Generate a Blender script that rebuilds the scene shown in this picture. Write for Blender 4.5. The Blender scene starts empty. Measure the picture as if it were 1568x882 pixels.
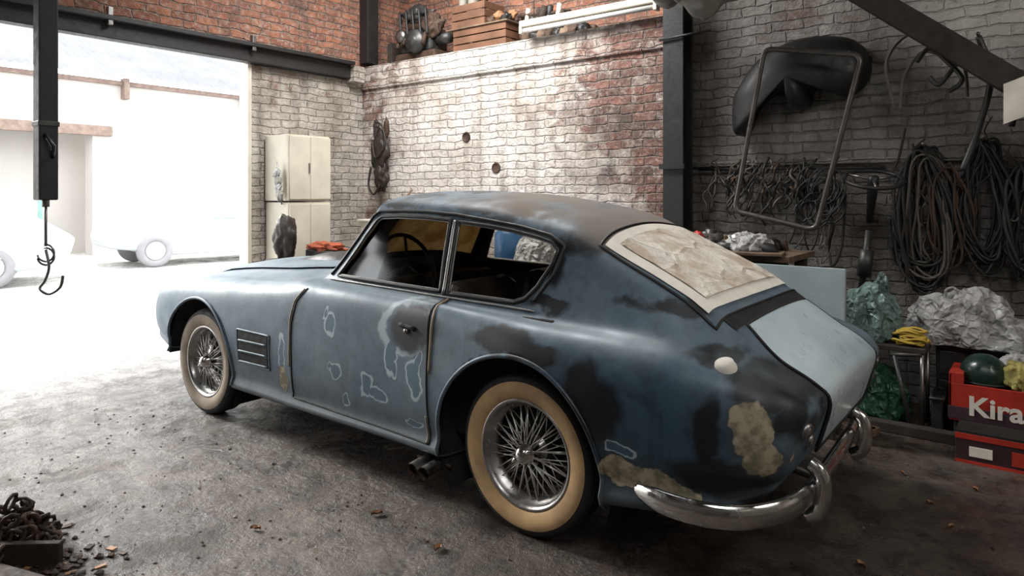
import bpy, bmesh, math, random
import numpy as np
from mathutils import Vector, Matrix, noise, Euler
from mathutils.bvhtree import BVHTree
random.seed(7)
C=bpy.context
scene=C.scene
YC=3.02

# ------------------------------------------------------------------ materials
def newmat(name):
    m=bpy.data.materials.new(name); m.use_nodes=True
    nt=m.node_tree
    b=nt.nodes['Principled BSDF']
    return m,nt,b
def N(nt,t,**kw):
    n=nt.nodes.new(t)
    for k,v in kw.items(): setattr(n,k,v)
    return n
def L(nt,a,b): nt.links.new(a,b)
def coords(nt):
    return N(nt,'ShaderNodeTexCoord').outputs['Object']
def noi(nt,vec,scale,detail=4,rough=.55,dist=0):
    n=N(nt,'ShaderNodeTexNoise'); n.inputs['Scale'].default_value=scale
    n.inputs['Detail'].default_value=detail; n.inputs['Roughness'].default_value=rough
    n.inputs['Distortion'].default_value=dist
    L(nt,vec,n.inputs['Vector']); return n.outputs['Fac']
def mrange(nt,v,a,b,c=0,d=1,smooth=False):
    n=N(nt,'ShaderNodeMapRange'); 
    if smooth: n.interpolation_type='SMOOTHSTEP'
    L(nt,v,n.inputs['Value'])
    for k,x in zip(('From Min','From Max','To Min','To Max'),(a,b,c,d)): n.inputs[k].default_value=x
    return n.outputs['Result']
def mth(nt,op,a,b=None,c=None):
    n=N(nt,'ShaderNodeMath',operation=op)
    for i,x in enumerate((a,b,c)):
        if x is None: continue
        if isinstance(x,(int,float)): n.inputs[i].default_value=x
        else: L(nt,x,n.inputs[i])
    return n.outputs[0]
def mix(nt,f,a,b,blend='MIX'):
    n=N(nt,'ShaderNodeMix',data_type='RGBA',blend_type=blend)
    def s(sock,x):
        if isinstance(x,(tuple,list)): sock.default_value=(x[0],x[1],x[2],1)
        elif isinstance(x,(int,float)): sock.default_value=x
        else: L(nt,x,sock)
    s(n.inputs[0],f); s(n.inputs[6],a); s(n.inputs[7],b)
    return n.outputs[2]
def bump(nt,b,h,strength=.3,dist=.01):
    n=N(nt,'ShaderNodeBump'); n.inputs['Strength'].default_value=strength
    n.inputs['Distance'].default_value=dist
    L(nt,h,n.inputs['Height']); L(nt,n.outputs[0],b.inputs['Normal'])
MC={}
def pm(name,col,rough=.6,metal=0,var=.35,scale=8,bmp=.15,col2=None,bd=.01):
    if name in MC: return MC[name]
    m,nt,b=newmat(name)
    v=coords(nt)
    f=noi(nt,v,scale,5,.6)
    c2=col2 if col2 else tuple(x*(1-var) for x in col)
    L(nt,mix(nt,mrange(nt,f,.35,.65),col,c2),b.inputs['Base Color'])
    b.inputs['Metallic'].default_value=metal
    f2=noi(nt,v,scale*3,4)
    L(nt,mrange(nt,f2,.3,.7,max(0,rough-.12),min(1,rough+.12)),b.inputs['Roughness'])
    if bmp>0: bump(nt,b,noi(nt,v,scale*4,6,.65),bmp,bd)
    MC[name]=m; return m
def film(name,col,rough=.35):
    # crumpled thin plastic: fold creases from warped cell edges, partly translucent
    m,nt,b=newmat(name); v=coords(nt)
    nz=N(nt,'ShaderNodeTexNoise'); nz.inputs['Scale'].default_value=7; L(nt,v,nz.inputs['Vector'])
    o=N(nt,'ShaderNodeVectorMath',operation='MULTIPLY_ADD'); L(nt,nz.outputs['Color'],o.inputs[0]); o.inputs[1].default_value=(.10,.10,.10); L(nt,v,o.inputs[2])
    h=None
    for sc,wt in ((9,1.0),(21,.45)):
        cr=N(nt,'ShaderNodeTexVoronoi',feature='DISTANCE_TO_EDGE'); cr.inputs['Scale'].default_value=sc; L(nt,o.outputs[0],cr.inputs['Vector'])
        x=mth(nt,'MULTIPLY',mrange(nt,cr.outputs['Distance'],0,.28,1,0),wt)
        h=x if h is None else mth(nt,'ADD',h,x)
    bump(nt,b,h,.9,.018)
    dk=tuple(x*.45 for x in col)
    c=mix(nt,mrange(nt,noi(nt,v,9,4,.6,1.0),.42,.68),col,dk)
    L(nt,c,b.inputs['Base Color']); b.inputs['Roughness'].default_value=rough
    t=N(nt,'ShaderNodeBsdfTranslucent'); L(nt,c,t.inputs['Color'])
    ms=N(nt,'ShaderNodeMixShader'); ms.inputs[0].default_value=.25
    L(nt,b.outputs[0],ms.inputs[1]); L(nt,t.outputs[0],ms.inputs[2]); L(nt,ms.outputs[0],nt.nodes['Material Output'].inputs['Surface'])
    return m

black=pm('black_paint_metal',(.018,.017,.017),.5,0)
rubber=pm('rubber',(.022,.02,.019),.75,0,bmp=.1)
chrome=pm('chrome',(.72,.71,.69),.18,1,var=.25,bmp=.03)
steel=pm('dull_steel',(.33,.32,.31),.42,1,var=.4)
spokem=pm('spoke_metal',(.80,.78,.75),.35,.6,var=.2,bmp=0)
rimm=pm('rim_metal',(.50,.48,.46),.35,1,var=.35)
rusty=pm('rusty_steel',(.10,.06,.04),.75,.3,var=.6,scale=14)
wood=pm('old_wood',(.20,.135,.085),.75,0,var=.5,scale=6)
darkwood=pm('dark_wood',(.045,.034,.027),.8,0,var=.5,scale=6)
cream=pm('cream_board',(.66,.61,.50),.6,0,var=.22,scale=3,bmp=.05)
tan_side=pm('tan_sidewall',(.62,.40,.19),.75,0,var=.3,scale=7,bmp=.06,col2=(.42,.27,.14))
darkint=pm('dark_interior',(.012,.011,.010),.8,0)
leather=pm('worn_leather',(.035,.024,.018),.6,0)
cablem=pm('black_cable',(.02,.019,.018),.55,0,bmp=0)
cableg=pm('grey_cable',(.13,.115,.10),.6,0,bmp=0)
tape=pm('masking_tape',(.82,.77,.68),.7,0,var=.12,scale=14,bmp=.05)
whiteplastic=film('white_plastic_bag',(.66,.655,.65))
teal=film('teal_plastic_bag',(.25,.36,.34),.3)
green=film('green_plastic_bag',(.04,.13,.08),.35)
redp=pm('red_box_print',(.50,.035,.02),.5,0,var=.3,bmp=.02)
yellow=pm('yellow_rope_fibre',(.62,.42,.06),.7,0,var=.3)
ycloth=film('yellow_cloth',(.58,.50,.16),.8)
bluew=pm('pale_blue_panel',(.44,.52,.54),.5,0,var=.25,scale=3,bmp=.03)
orange=pm('orange_cloth',(.45,.09,.03),.7,0)
darkgreen=pm('dark_green_plastic',(.012,.035,.025),.3,0,bmp=0)
leafm=pm('dry_leaf',(.32,.16,.07),.7,0)
tarpm=pm('tarp_cloth',(.34,.33,.29),.8,0,var=.4)
greym=pm('grey_metal',(.09,.09,.088),.45,.6,var=.4)
blueobj=pm('blue_plastic',(.04,.13,.28),.4,0)
orwood=pm('orange_wood',(.18,.085,.045),.7,0,var=.4,scale=5)
tubem=pm('fluorescent_tube',(.85,.84,.82),.3,0,var=.1,bmp=0)
darkrust=pm('dark_rust_scrap',(.045,.028,.02),.8,.2,var=.6,scale=14)
coppery=pm('tan_seam',(.32,.25,.17),.6,.2)

def m_news(name,base,trans=0,tcol=(1,.62,.22)):
    m,nt,b=newmat(name); v=coords(nt)
    mp=N(nt,'ShaderNodeMapping'); L(nt,v,mp.inputs['Vector']); mp.inputs['Scale'].default_value=(9,14,9)
    mp.inputs['Rotation'].default_value=(0,0,.2)
    vo=N(nt,'ShaderNodeTexVoronoi',feature='F1'); vo.distance='CHEBYCHEV'; vo.inputs['Scale'].default_value=.55
    L(nt,mp.outputs[0],vo.inputs['Vector'])
    f=mrange(nt,vo.outputs['Color'],.3,.9,0,.4)
    fine=noi(nt,v,80,3,.7)
    c=mix(nt,f,base,tuple(x*.6 for x in base))
    c=mix(nt,mrange(nt,fine,.5,.62,0,.35),c,tuple(x*.3 for x in base))
    c=mix(nt,mrange(nt,noi(nt,v,6,6,.65,.6),.46,.60,0,.65),c,tuple(x*y for x,y in zip(base,(.56,.44,.33))))
    L(nt,c,b.inputs['Base Color']); b.inputs['Roughness'].default_value=.75
    cr=N(nt,'ShaderNodeTexVoronoi',feature='DISTANCE_TO_EDGE'); cr.inputs['Scale'].default_value=7; L(nt,v,cr.inputs['Vector'])
    h=mth(nt,'ADD',mrange(nt,cr.outputs['Distance'],0,.12,1,0),mth(nt,'MULTIPLY',noi(nt,v,14,4),1.5))
    bump(nt,b,h,.5,.012)
    if trans:
        t=N(nt,'ShaderNodeBsdfTranslucent'); L(nt,mix(nt,1.0,c,tcol,'MULTIPLY'),t.inputs['Color'])
        ms=N(nt,'ShaderNodeMixShader'); ms.inputs[0].default_value=trans
        L(nt,b.outputs[0],ms.inputs[1]); L(nt,t.outputs[0],ms.inputs[2])
        L(nt,ms.outputs[0],nt.nodes['Material Output'].inputs['Surface'])
    return m
news=m_news('newspaper_mask',(.80,.74,.65))
amber=m_news('amber_paper',(.58,.50,.36),.6,(.52,.47,.38))

def m_glass():
    m,nt,b=newmat('dusty_glass')
    t=N(nt,'ShaderNodeBsdfTransparent'); t.inputs[0].default_value=(.85,.83,.80,1)
    g=N(nt,'ShaderNodeBsdfGlossy'); g.inputs['Roughness'].default_value=.08; g.inputs[0].default_value=(.07,.07,.07,1)
    d=N(nt,'ShaderNodeBsdfDiffuse'); d.inputs[0].default_value=(.4,.36,.3,1)
    f=N(nt,'ShaderNodeFresnel'); f.inputs[0].default_value=1.3
    a=N(nt,'ShaderNodeMixShader'); L(nt,f.outputs[0],a.inputs[0]); L(nt,t.outputs[0],a.inputs[1]); L(nt,g.outputs[0],a.inputs[2])
    c=N(nt,'ShaderNodeMixShader'); L(nt,mrange(nt,noi(nt,coords(nt),7,5),.5,.8,.0,.03),c.inputs[0])
    L(nt,a.outputs[0],c.inputs[1]); L(nt,d.outputs[0],c.inputs[2])
    L(nt,c.outputs[0],nt.nodes['Material Output'].inputs['Surface']); return m
glass=m_glass()

def m_brick(name,axis,mode):
    m,nt,b=newmat(name); v=coords(nt)
    sp=N(nt,'ShaderNodeSeparateXYZ'); L(nt,v,sp.inputs[0])
    nz=N(nt,'ShaderNodeTexNoise'); nz.inputs['Scale'].default_value=5; nz.inputs['Detail'].default_value=5; nz.inputs['Roughness'].default_value=.65; L(nt,v,nz.inputs['Vector'])
    cb=N(nt,'ShaderNodeCombineXYZ'); L(nt,sp.outputs[axis],cb.inputs[0]); L(nt,sp.outputs[2],cb.inputs[1])
    off=N(nt,'ShaderNodeVectorMath',operation='MULTIPLY_ADD'); L(nt,nz.outputs['Color'],off.inputs[0])
    off.inputs[1].default_value=(.09,.075,0); L(nt,cb.outputs[0],off.inputs[2])
    def bt(mort,c1,c2,cm):
        br=N(nt,'ShaderNodeTexBrick'); L(nt,off.outputs[0],br.inputs['Vector'])
        br.inputs['Scale'].default_value=1; br.inputs['Brick Width'].default_value=.225; br.inputs['Row Height'].default_value=.076
        br.inputs['Mortar Size'].default_value=mort; br.inputs['Mortar Smooth'].default_value=.8; br.inputs['Bias'].default_value=0
        br.inputs['Color1'].default_value=c1+(1,); br.inputs['Color2'].default_value=c2+(1,); br.inputs['Mortar'].default_value=cm+(1,)
        return br
    if mode=='red': br=bt(.009,(.50,.20,.11),(.28,.11,.07),(.34,.26,.20))
    elif mode=='grey': br=bt(.009,(.17,.10,.08),(.10,.065,.055),(.17,.14,.12))
    else: br=bt(.009,(.28,.13,.098),(.14,.08,.068),(.24,.19,.165))
    brick=mix(nt,mrange(nt,noi(nt,v,9,5),.35,.7,0,.65),br.outputs['Color'],(.12,.075,.062))
    brick=mix(nt,mrange(nt,noi(nt,v,25,5,.7),.48,.66,0,.6),brick,(.46,.38,.33) if mode!='grey' else (.26,.23,.21))
    big=noi(nt,v,.9,3,.5); mid=noi(nt,v,5,6,.72,.6)
    br2=bt(0,(0,0,0),(1,1,1),(0,0,0)); pb=br2.outputs['Color']
    score=mth(nt,'ADD',mth(nt,'MULTIPLY',big,1.0),mth(nt,'MULTIPLY',mid,1.15))
    score=mth(nt,'ADD',score,mth(nt,'MULTIPLY',pb,.13))
    score=mth(nt,'ADD',score,mth(nt,'MULTIPLY',noi(nt,v,30,4,.7),.25))
    if mode=='white':
        d=mth(nt,'ABSOLUTE',mth(nt,'ADD',sp.outputs[0],4.5))
        score=mth(nt,'ADD',score,mrange(nt,d,.7,2.2,.27,-.14))
        th=1.12; wcol=(.88,.83,.78); grime=(.46,.39,.33)
    elif mode=='grey':
        th=.90; wcol=(.34,.325,.305); grime=(.12,.108,.096)
    elif mode=='door':
        th=.92; wcol=(.62,.58,.52); grime=(.32,.29,.24)
    else:
        th=1.62; wcol=(.6,.5,.42); grime=(.3,.25,.2)
    wf=mrange(nt,score,th,th+.24,0,.95)
    wc=mix(nt,mrange(nt,noi(nt,v,2.2,7,.7),.42,.66),wcol,grime)
    mo=mth(nt,'MULTIPLY',br.outputs['Fac'],mrange(nt,noi(nt,v,7,4),.38,.65,.0,.6))
    wc=mix(nt,mo,wc,tuple(x*.48 for x in wcol))
    wc=mix(nt,mth(nt,'MULTIPLY',pb,.2),wc,tuple(x*y for x,y in zip(wcol,(.75,.64,.58))))
    mp=N(nt,'ShaderNodeMapping'); mp.inputs['Scale'].default_value=(6,6,.45); L(nt,v,mp.inputs['Vector'])
    st=noi(nt,mp.outputs[0],1,5,.6)
    wc=mix(nt,mrange(nt,st,.5,.70,0,.65),wc,tuple(x*.6 for x in grime))
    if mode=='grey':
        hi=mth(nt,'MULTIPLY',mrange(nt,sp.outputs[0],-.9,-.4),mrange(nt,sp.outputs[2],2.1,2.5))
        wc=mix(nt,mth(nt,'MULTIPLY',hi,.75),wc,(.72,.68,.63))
    col=mix(nt,wf,brick,wc)
    so=mrange(nt,noi(nt,v,1.3,6,.7,.6),.53,.70,0,.8)
    if mode=='white': so=mth(nt,'MULTIPLY',so,mrange(nt,d,.6,1.9,.45,1.2))
    col=mix(nt,so,col,(.085,.072,.062))
    L(nt,col,b.inputs['Base Color']); b.inputs['Roughness'].default_value=.9
    h=mth(nt,'ADD',mth(nt,'MULTIPLY',br.outputs['Fac'],-.9),mth(nt,'MULTIPLY',noi(nt,v,22,6,.7),1.2))
    h=mth(nt,'ADD',h,mth(nt,'MULTIPLY',pb,.5))
    h=mth(nt,'ADD',h,mth(nt,'MULTIPLY',noi(nt,v,6,4),2.0))
    bump(nt,b,h,1.0,.024)
    return m
brick_white=m_brick('whitewashed_brick',0,'white')
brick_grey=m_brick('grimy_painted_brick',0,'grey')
brick_door=m_brick('painted_brick_side',1,'door')
brick_red_y=m_brick('red_brick_side',1,'red')
brick_red_x=m_brick('red_brick_back',0,'red')

def m_floor():
    m,nt,b=newmat('dirty_concrete_floor'); v=coords(nt)
    f=noi(nt,v,.9,8,.65,.3); g=noi(nt,v,6,8,.75,.4); s=noi(nt,v,55,3,.6); k=noi(nt,v,2.6,7,.7,.8)
    c=mix(nt,mrange(nt,f,.38,.62),(.050,.036,.028),(.100,.075,.058))
    c=mix(nt,mrange(nt,g,.46,.60,0,.88),c,(.020,.016,.013))
    c=mix(nt,mrange(nt,k,.54,.66,0,.5),c,(.165,.13,.10))
    c=mix(nt,mrange(nt,s,.62,.70,0,.55),c,(.22,.18,.145))
    sp=N(nt,'ShaderNodeSeparateXYZ'); L(nt,v,sp.inputs[0])
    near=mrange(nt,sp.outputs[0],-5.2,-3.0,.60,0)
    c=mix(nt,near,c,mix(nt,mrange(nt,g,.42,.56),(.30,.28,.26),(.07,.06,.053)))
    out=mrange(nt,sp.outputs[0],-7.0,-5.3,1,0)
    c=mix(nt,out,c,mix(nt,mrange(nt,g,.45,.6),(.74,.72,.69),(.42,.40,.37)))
    jw=mth(nt,'ADD',sp.outputs[0],mth(nt,'MULTIPLY',noi(nt,v,1.5,4),.08))
    jd=mth(nt,'ABSOLUTE',mth(nt,'ADD',jw,4.86))
    c=mix(nt,mrange(nt,jd,.012,.006,0,.85),c,(.02,.018,.015))
    L(nt,c,b.inputs['Base Color'])
    L(nt,mrange(nt,noi(nt,v,3.2,7,.7,.5),.40,.60,.12,.68),b.inputs['Roughness'])
    h=mth(nt,'ADD',mth(nt,'MULTIPLY',noi(nt,v,3.5,6,.6),1.8),mth(nt,'MULTIPLY',noi(nt,v,26,6,.75),.55))
    h=mth(nt,'ADD',h,mth(nt,'MULTIPLY',mrange(nt,s,.62,.75),.4))
    bump(nt,b,h,.85,.03); return m
floorm=m_floor()

def m_paint():
    m,nt,b=newmat('weathered_blue_paint'); v=coords(nt)
    nz=N(nt,'ShaderNodeTexNoise'); nz.inputs['Scale'].default_value=9; nz.inputs['Detail'].default_value=4; L(nt,v,nz.inputs['Vector'])
    ma=N(nt,'ShaderNodeVectorMath',operation='MULTIPLY_ADD'); L(nt,nz.outputs['Color'],ma.inputs[0]); ma.inputs[1].default_value=(.11,.11,.11); 
    sub=N(nt,'ShaderNodeVectorMath',operation='SUBTRACT'); L(nt,v,sub.inputs[0]); sub.inputs[1].default_value=(.055,.055,.055)
    L(nt,sub.outputs[0],ma.inputs[2]); p=ma.outputs[0]
    def group(bl):
        cur=None
        for (x,y,z,rx,ry,rz) in bl:
            q=N(nt,'ShaderNodeVectorMath',operation='MULTIPLY_ADD'); L(nt,p,q.inputs[0])
            q.inputs[1].default_value=(1/rx,1/ry,1/rz); q.inputs[2].default_value=(-x/rx,-y/ry,-z/rz)
            ln=N(nt,'ShaderNodeVectorMath',operation='LENGTH'); L(nt,q.outputs[0],ln.inputs[0])
            o=ln.outputs['Value']
            cur=o if cur is None else mth(nt,'MINIMUM',cur,o)
        return cur
    S=2.22
    rings=group([(-2.92,S,.735,.045,.4,.06),(-2.96,S,.79,.018,.4,.03),(-2.37,S,.785,.18,.4,.13),(-2.45,S,.64,.045,.4,.10),(-2.42,S,.58,.03,.4,.05),
        (-2.856,S,.50,.04,.4,.04),(-2.90,S,.51,.02,.4,.02),(-2.62,S,.47,.045,.4,.06),(-2.54,S,.435,.07,.4,.035),(-2.28,S,.55,.05,.4,.09),(-2.25,S,.63,.025,.4,.06),
        (-2.788,S,.355,.022,.4,.03),(-2.29,S,.335,.07,.4,.018),(-3.33,S,.5,.03,.4,.12),(-1.20,S,.49,.05,.4,.03)])
    blacks=group([(-2.32,S,.785,.16,.5,.12),(-1.78,S,.80,.17,.5,.055),(-1.60,S,.77,.12,.5,.04),(-1.36,S,.68,.07,.4,.10),(-1.29,S,.60,.09,.4,.12),(-.86,2.36,.83,.16,.15,.03),
        (-.72,2.40,.76,.14,.25,.07),(-.66,2.5,.66,.06,.3,.09),(-.85,2.3,.45,.19,.3,.07),(-.90,2.3,.60,.05,.3,.14),(-1.95,2.55,1.34,.40,.16,.035),(-1.58,2.58,1.17,.16,.12,.07),
        (-1.2,2.5,.97,.35,.07,.04),(-2.8,2.5,1.38,.3,.10,.04),(-1.66,2.40,.93,.12,.10,.03),(-1.66,2.55,1.10,.05,.2,.12),(-2.3,2.62,1.37,.15,.1,.03)])
    beige=group([(-.76,2.38,.63,.075,.3,.10),(-.73,2.38,.53,.06,.3,.06),(-1.15,S,.40,.15,.3,.05),(-1.02,S,.38,.10,.3,.03),(-3.33,S,.37,.05,.3,.06)])
    base=mix(nt,mrange(nt,noi(nt,v,2.2,7,.65),.35,.65),(.080,.128,.172),(.142,.190,.225))
    base=mix(nt,mrange(nt,noi(nt,v,11,7,.72),.46,.70,0,.6),base,(.045,.066,.088))
    mp=N(nt,'ShaderNodeMapping'); mp.inputs['Scale'].default_value=(9,9,1.4); L(nt,v,mp.inputs['Vector'])
    base=mix(nt,mrange(nt,noi(nt,mp.outputs[0],1,5,.6),.5,.75,0,.3),base,(.22,.26,.28))
    ha=group([(-1.2,2.3,.56,.66,.55,.34)])
    base=mix(nt,mrange(nt,ha,.4,1.1,.85,0),base,(.028,.062,.092))
    base=mix(nt,mth(nt,'MULTIPLY',mrange(nt,ha,1.0,.5),mrange(nt,noi(nt,v,3.5,6,.7,.5),.46,.62,0,.75)),base,(.012,.018,.025))
    sz=N(nt,'ShaderNodeSeparateXYZ'); L(nt,v,sz.inputs[0])
    base=mix(nt,mrange(nt,mth(nt,'ADD',sz.outputs[2],mth(nt,'MULTIPLY',noi(nt,v,4,4),.2)),.52,.32,0,.6),base,(.075,.07,.065))
    ringm=mth(nt,'MULTIPLY',mrange(nt,rings,.76,.83),mrange(nt,rings,1.08,.98))
    inner=mrange(nt,rings,.82,.74)
    c=mix(nt,mth(nt,'MULTIPLY',inner,.5),base,(.06,.13,.18))
    c=mix(nt,mth(nt,'MULTIPLY',ringm,.85),c,(.40,.48,.52))
    bf=mrange(nt,blacks,1.14,.80)
    c=mix(nt,mth(nt,'MULTIPLY',bf,.95),c,(.010,.010,.012))
    ef=mrange(nt,beige,1.04,.98)
    c=mix(nt,mth(nt,'MULTIPLY',mrange(nt,beige,1.25,1.0),.6),c,(.04,.04,.042))
    c=mix(nt,ef,c,mix(nt,mrange(nt,noi(nt,v,22,4),.42,.58),(.38,.32,.22),(.18,.155,.105)))
    geo=N(nt,'ShaderNodeNewGeometry'); sp=N(nt,'ShaderNodeSeparateXYZ'); L(nt,geo.outputs['Normal'],sp.inputs[0])
    dz=group([(-1.62,3.0,1.3,.78,.62,.55)])
    dust=mth(nt,'MULTIPLY',mrange(nt,sp.outputs[2],.66,.90),mrange(nt,dz,1.0,.80))
    dust=mth(nt,'MULTIPLY',dust,mrange(nt,noi(nt,v,3.0,5),.32,.46))
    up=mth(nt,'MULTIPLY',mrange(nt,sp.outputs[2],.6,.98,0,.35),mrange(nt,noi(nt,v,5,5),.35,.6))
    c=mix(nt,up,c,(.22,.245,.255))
    rs=mth(nt,'MULTIPLY',mrange(nt,sz.outputs[2],1.20,1.28),mrange(nt,noi(nt,v,4,6,.7,.6),.46,.57))
    c=mix(nt,mth(nt,'MULTIPLY',rs,mrange(nt,dust,.5,0,0,.85)),c,(.022,.024,.028))
    c=mix(nt,mth(nt,'MULTIPLY',dust,.85),c,(.25,.205,.17))
    L(nt,c,b.inputs['Base Color'])
    r=mrange(nt,noi(nt,v,6,5),.35,.65,.42,.58)
    r=mth(nt,'SUBTRACT',r,mrange(nt,ha,.5,1.1,.18,0))
    r=mth(nt,'ADD',r,mth(nt,'MULTIPLY',dust,.35)); r=mth(nt,'ADD',r,mth(nt,'MULTIPLY',ef,.3))
    L(nt,r,b.inputs['Roughness']); b.inputs['Metallic'].default_value=.12
    bump(nt,b,noi(nt,v,30,4),.07,.005)
    return m
paint=m_paint()
lidm=pm('pale_primer_lid',(.56,.65,.69),.34,0,var=.25,scale=3,bmp=.0,col2=(.40,.50,.55))

# ------------------------------------------------------------------ builder
class B:
    def __init__(s,name,mats): s.n=name; s.m=mats; s.V=[];s.F=[];s.MI=[];s.S=[]
    def mi(s,m):
        if m not in s.m: s.m.append(m)
        return s.m.index(m)
    def add(s,V,F,m,smooth=True):
        o=len(s.V); s.V+= [tuple(v) for v in V]; k=s.mi(m)
        for f in F: s.F.append([i+o for i in f]); s.MI.append(k); s.S.append(smooth)
    def box(s,lo,hi,m,bev=0,rot=None):
        lo=Vector(lo);hi=Vector(hi);c=(lo+hi)/2
        bm=bmesh.new(); bmesh.ops.create_cube(bm,size=1)
        for v in bm.verts: v.co=Vector((v.co.x*(hi.x-lo.x),v.co.y*(hi.y-lo.y),v.co.z*(hi.z-lo.z)))
        if bev: bmesh.ops.bevel(bm,geom=bm.edges[:]+bm.verts[:],offset=bev,segments=2,affect='EDGES',profile=.5)
        R=rot.to_matrix() if rot is not None else Matrix.Identity(3)
        V=[R@v.co+c for v in bm.verts]; bm.verts.index_update()
        s.add(V,[[v.index for v in f.verts] for f in bm.faces],m,False); bm.free()
    def tube(s,P,r,m,n=8,closed=False,cap=True):
        P=[Vector(p) for p in P]; k=len(P)
        R=list(r) if isinstance(r,(list,tuple)) else [r]*k
        while len(R)<k: R.append(R[-1])
        T=[]
        for i in range(k):
            if closed: t=P[(i+1)%k]-P[i-1]
            else: t=P[min(i+1,k-1)]-P[max(i-1,0)]
            T.append(t.normalized() if t.length>1e-9 else Vector((0,0,1)))
        a=Vector((0,0,1)) if abs(T[0].z)<.9 else Vector((1,0,0))
        u=(a-T[0]*a.dot(T[0])).normalized(); V=[]
        for i in range(k):
            u=(u-T[i]*u.dot(T[i])); u=u.normalized() if u.length>1e-6 else T[i].orthogonal().normalized()
            w=T[i].cross(u)
            for j in range(n):
                an=2*math.pi*j/n; V.append(P[i]+(u*math.cos(an)+w*math.sin(an))*R[i])
        F=[]
        for i in range(k if closed else k-1):
            i2=(i+1)%k
            for j in range(n): F.append([i*n+j,i*n+(j+1)%n,i2*n+(j+1)%n,i2*n+j])
        if not closed and cap: F.append(list(range(n))[::-1]); F.append([(k-1)*n+j for j in range(n)])
        s.add(V,F,m)
    def cyl(s,a,b,r,m,n=16,r2=None): s.tube([a,b],[r,r if r2 is None else r2],m,n)
    def lathe(s,prof,c,m,ax=(0,-1,0),n=48,mats=None):
        ax=Vector(ax).normalized(); u=ax.orthogonal().normalized(); w=ax.cross(u); c=Vector(c); k=len(prof)
        V=[c+ax*a+(u*math.cos(2*math.pi*j/n)+w*math.sin(2*math.pi*j/n))*r for (r,a) in prof for j in range(n)]
        o=len(s.V); s.V+=[tuple(v) for v in V]
        for i in range(k-1):
            kk=s.mi(mats[i] if mats else m)
            for j in range(n):
                s.F.append([o+i*n+j,o+i*n+(j+1)%n,o+(i+1)*n+(j+1)%n,o+(i+1)*n+j]); s.MI.append(kk); s.S.append(True)
    def blob(s,c,r,m,amp=.15,fr=2.5,seed=0,sub=4,flat=None,ridge=False,facet=False):
        bm=bmesh.new(); bmesh.ops.create_icosphere(bm,subdivisions=sub,radius=1)
        V=[]
        for v in bm.verts:
            q=v.co*fr+Vector((seed*7.1,seed*3.3,seed*1.7)); nn=noise.fractal(q,1,2,4)
            if ridge:
                # slumped bag: broad soft lobes with a few sharp folds running down
                q2=Vector((q.x*1.2,q.y*1.2,q.z*.45)); a=math.atan2(v.co.y,v.co.x)
                nn=.35-.95*abs(noise.noise(q2*.8))-.35*abs(noise.noise(q2*1.9+Vector((5,1,2))))
                nn+=.10*math.sin(a*7+3*noise.noise(q*1.2)+seed)*(1-abs(v.co.z))
            p=v.co*(1+amp*nn)
            if ridge and p.z<0: p.x*=1+.25*(-p.z); p.y*=1+.25*(-p.z)
            p=Vector((p.x*r[0],p.y*r[1],p.z*r[2]))+Vector(c)
            if flat is not None and p.z<flat: p.z=flat
            V.append(p)
        bm.verts.index_update(); s.add(V,[[v.index for v in f.verts] for f in bm.faces],m,not facet); bm.free()
    def prism(s,poly,y0,y1,m):
        n=len(poly); V=[(x,y0,z) for x,z in poly]+[(x,y1,z) for x,z in poly]
        F=[list(range(n)),list(range(n,2*n))[::-1]]+[[i,i+n,(i+1)%n+n,(i+1)%n] for i in range(n)]
        s.add(V,F,m,False)
    def grid(s,G,m,smooth=True):
        r=len(G);c=len(G[0]); s.add([p for row in G for p in row],[[i*c+j,i*c+j+1,(i+1)*c+j+1,(i+1)*c+j] for i in range(r-1) for j in range(c-1)],m,smooth)
    def done(s,parent=None,recalc=True):
        me=bpy.data.meshes.new(s.n); me.from_pydata(s.V,[],s.F); 
        for m in s.m: me.materials.append(m)
        me.polygons.foreach_set('material_index',s.MI); me.polygons.foreach_set('use_smooth',s.S)
        if recalc:
            bm=bmesh.new(); bm.from_mesh(me); bmesh.ops.recalc_face_normals(bm,faces=bm.faces[:]); bm.to_mesh(me); bm.free()
        me.update()
        ob=bpy.data.objects.new(s.n,me); C.collection.objects.link(ob)
        if parent: par(ob,parent)
        return ob
def par(ob,p):
    ob.parent=p; ob.matrix_parent_inverse=p.matrix_world.inverted()
def empty(name,loc):
    e=bpy.data.objects.new(name,None); e.location=loc; C.collection.objects.link(e); C.view_layer.update(); return e
def smoothpath(P,k=8,closed=False):
    P=[Vector(p) for p in P]; n=len(P); out=[]
    for i in range(n if closed else n-1):
        p0=P[(i-1)%n] if (closed or i>0) else P[0]; p1=P[i]; p2=P[(i+1)%n]; p3=P[(i+2)%n] if (closed or i+2<n) else P[-1]
        for j in range(k):
            t=j/k; out.append(.5*((2*p1)+(p2-p0)*t+(2*p0-5*p1+4*p2-p3)*t*t+(3*p1-p0-3*p2+p3)*t**3))
    if not closed: out.append(P[-1])
    return out

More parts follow.
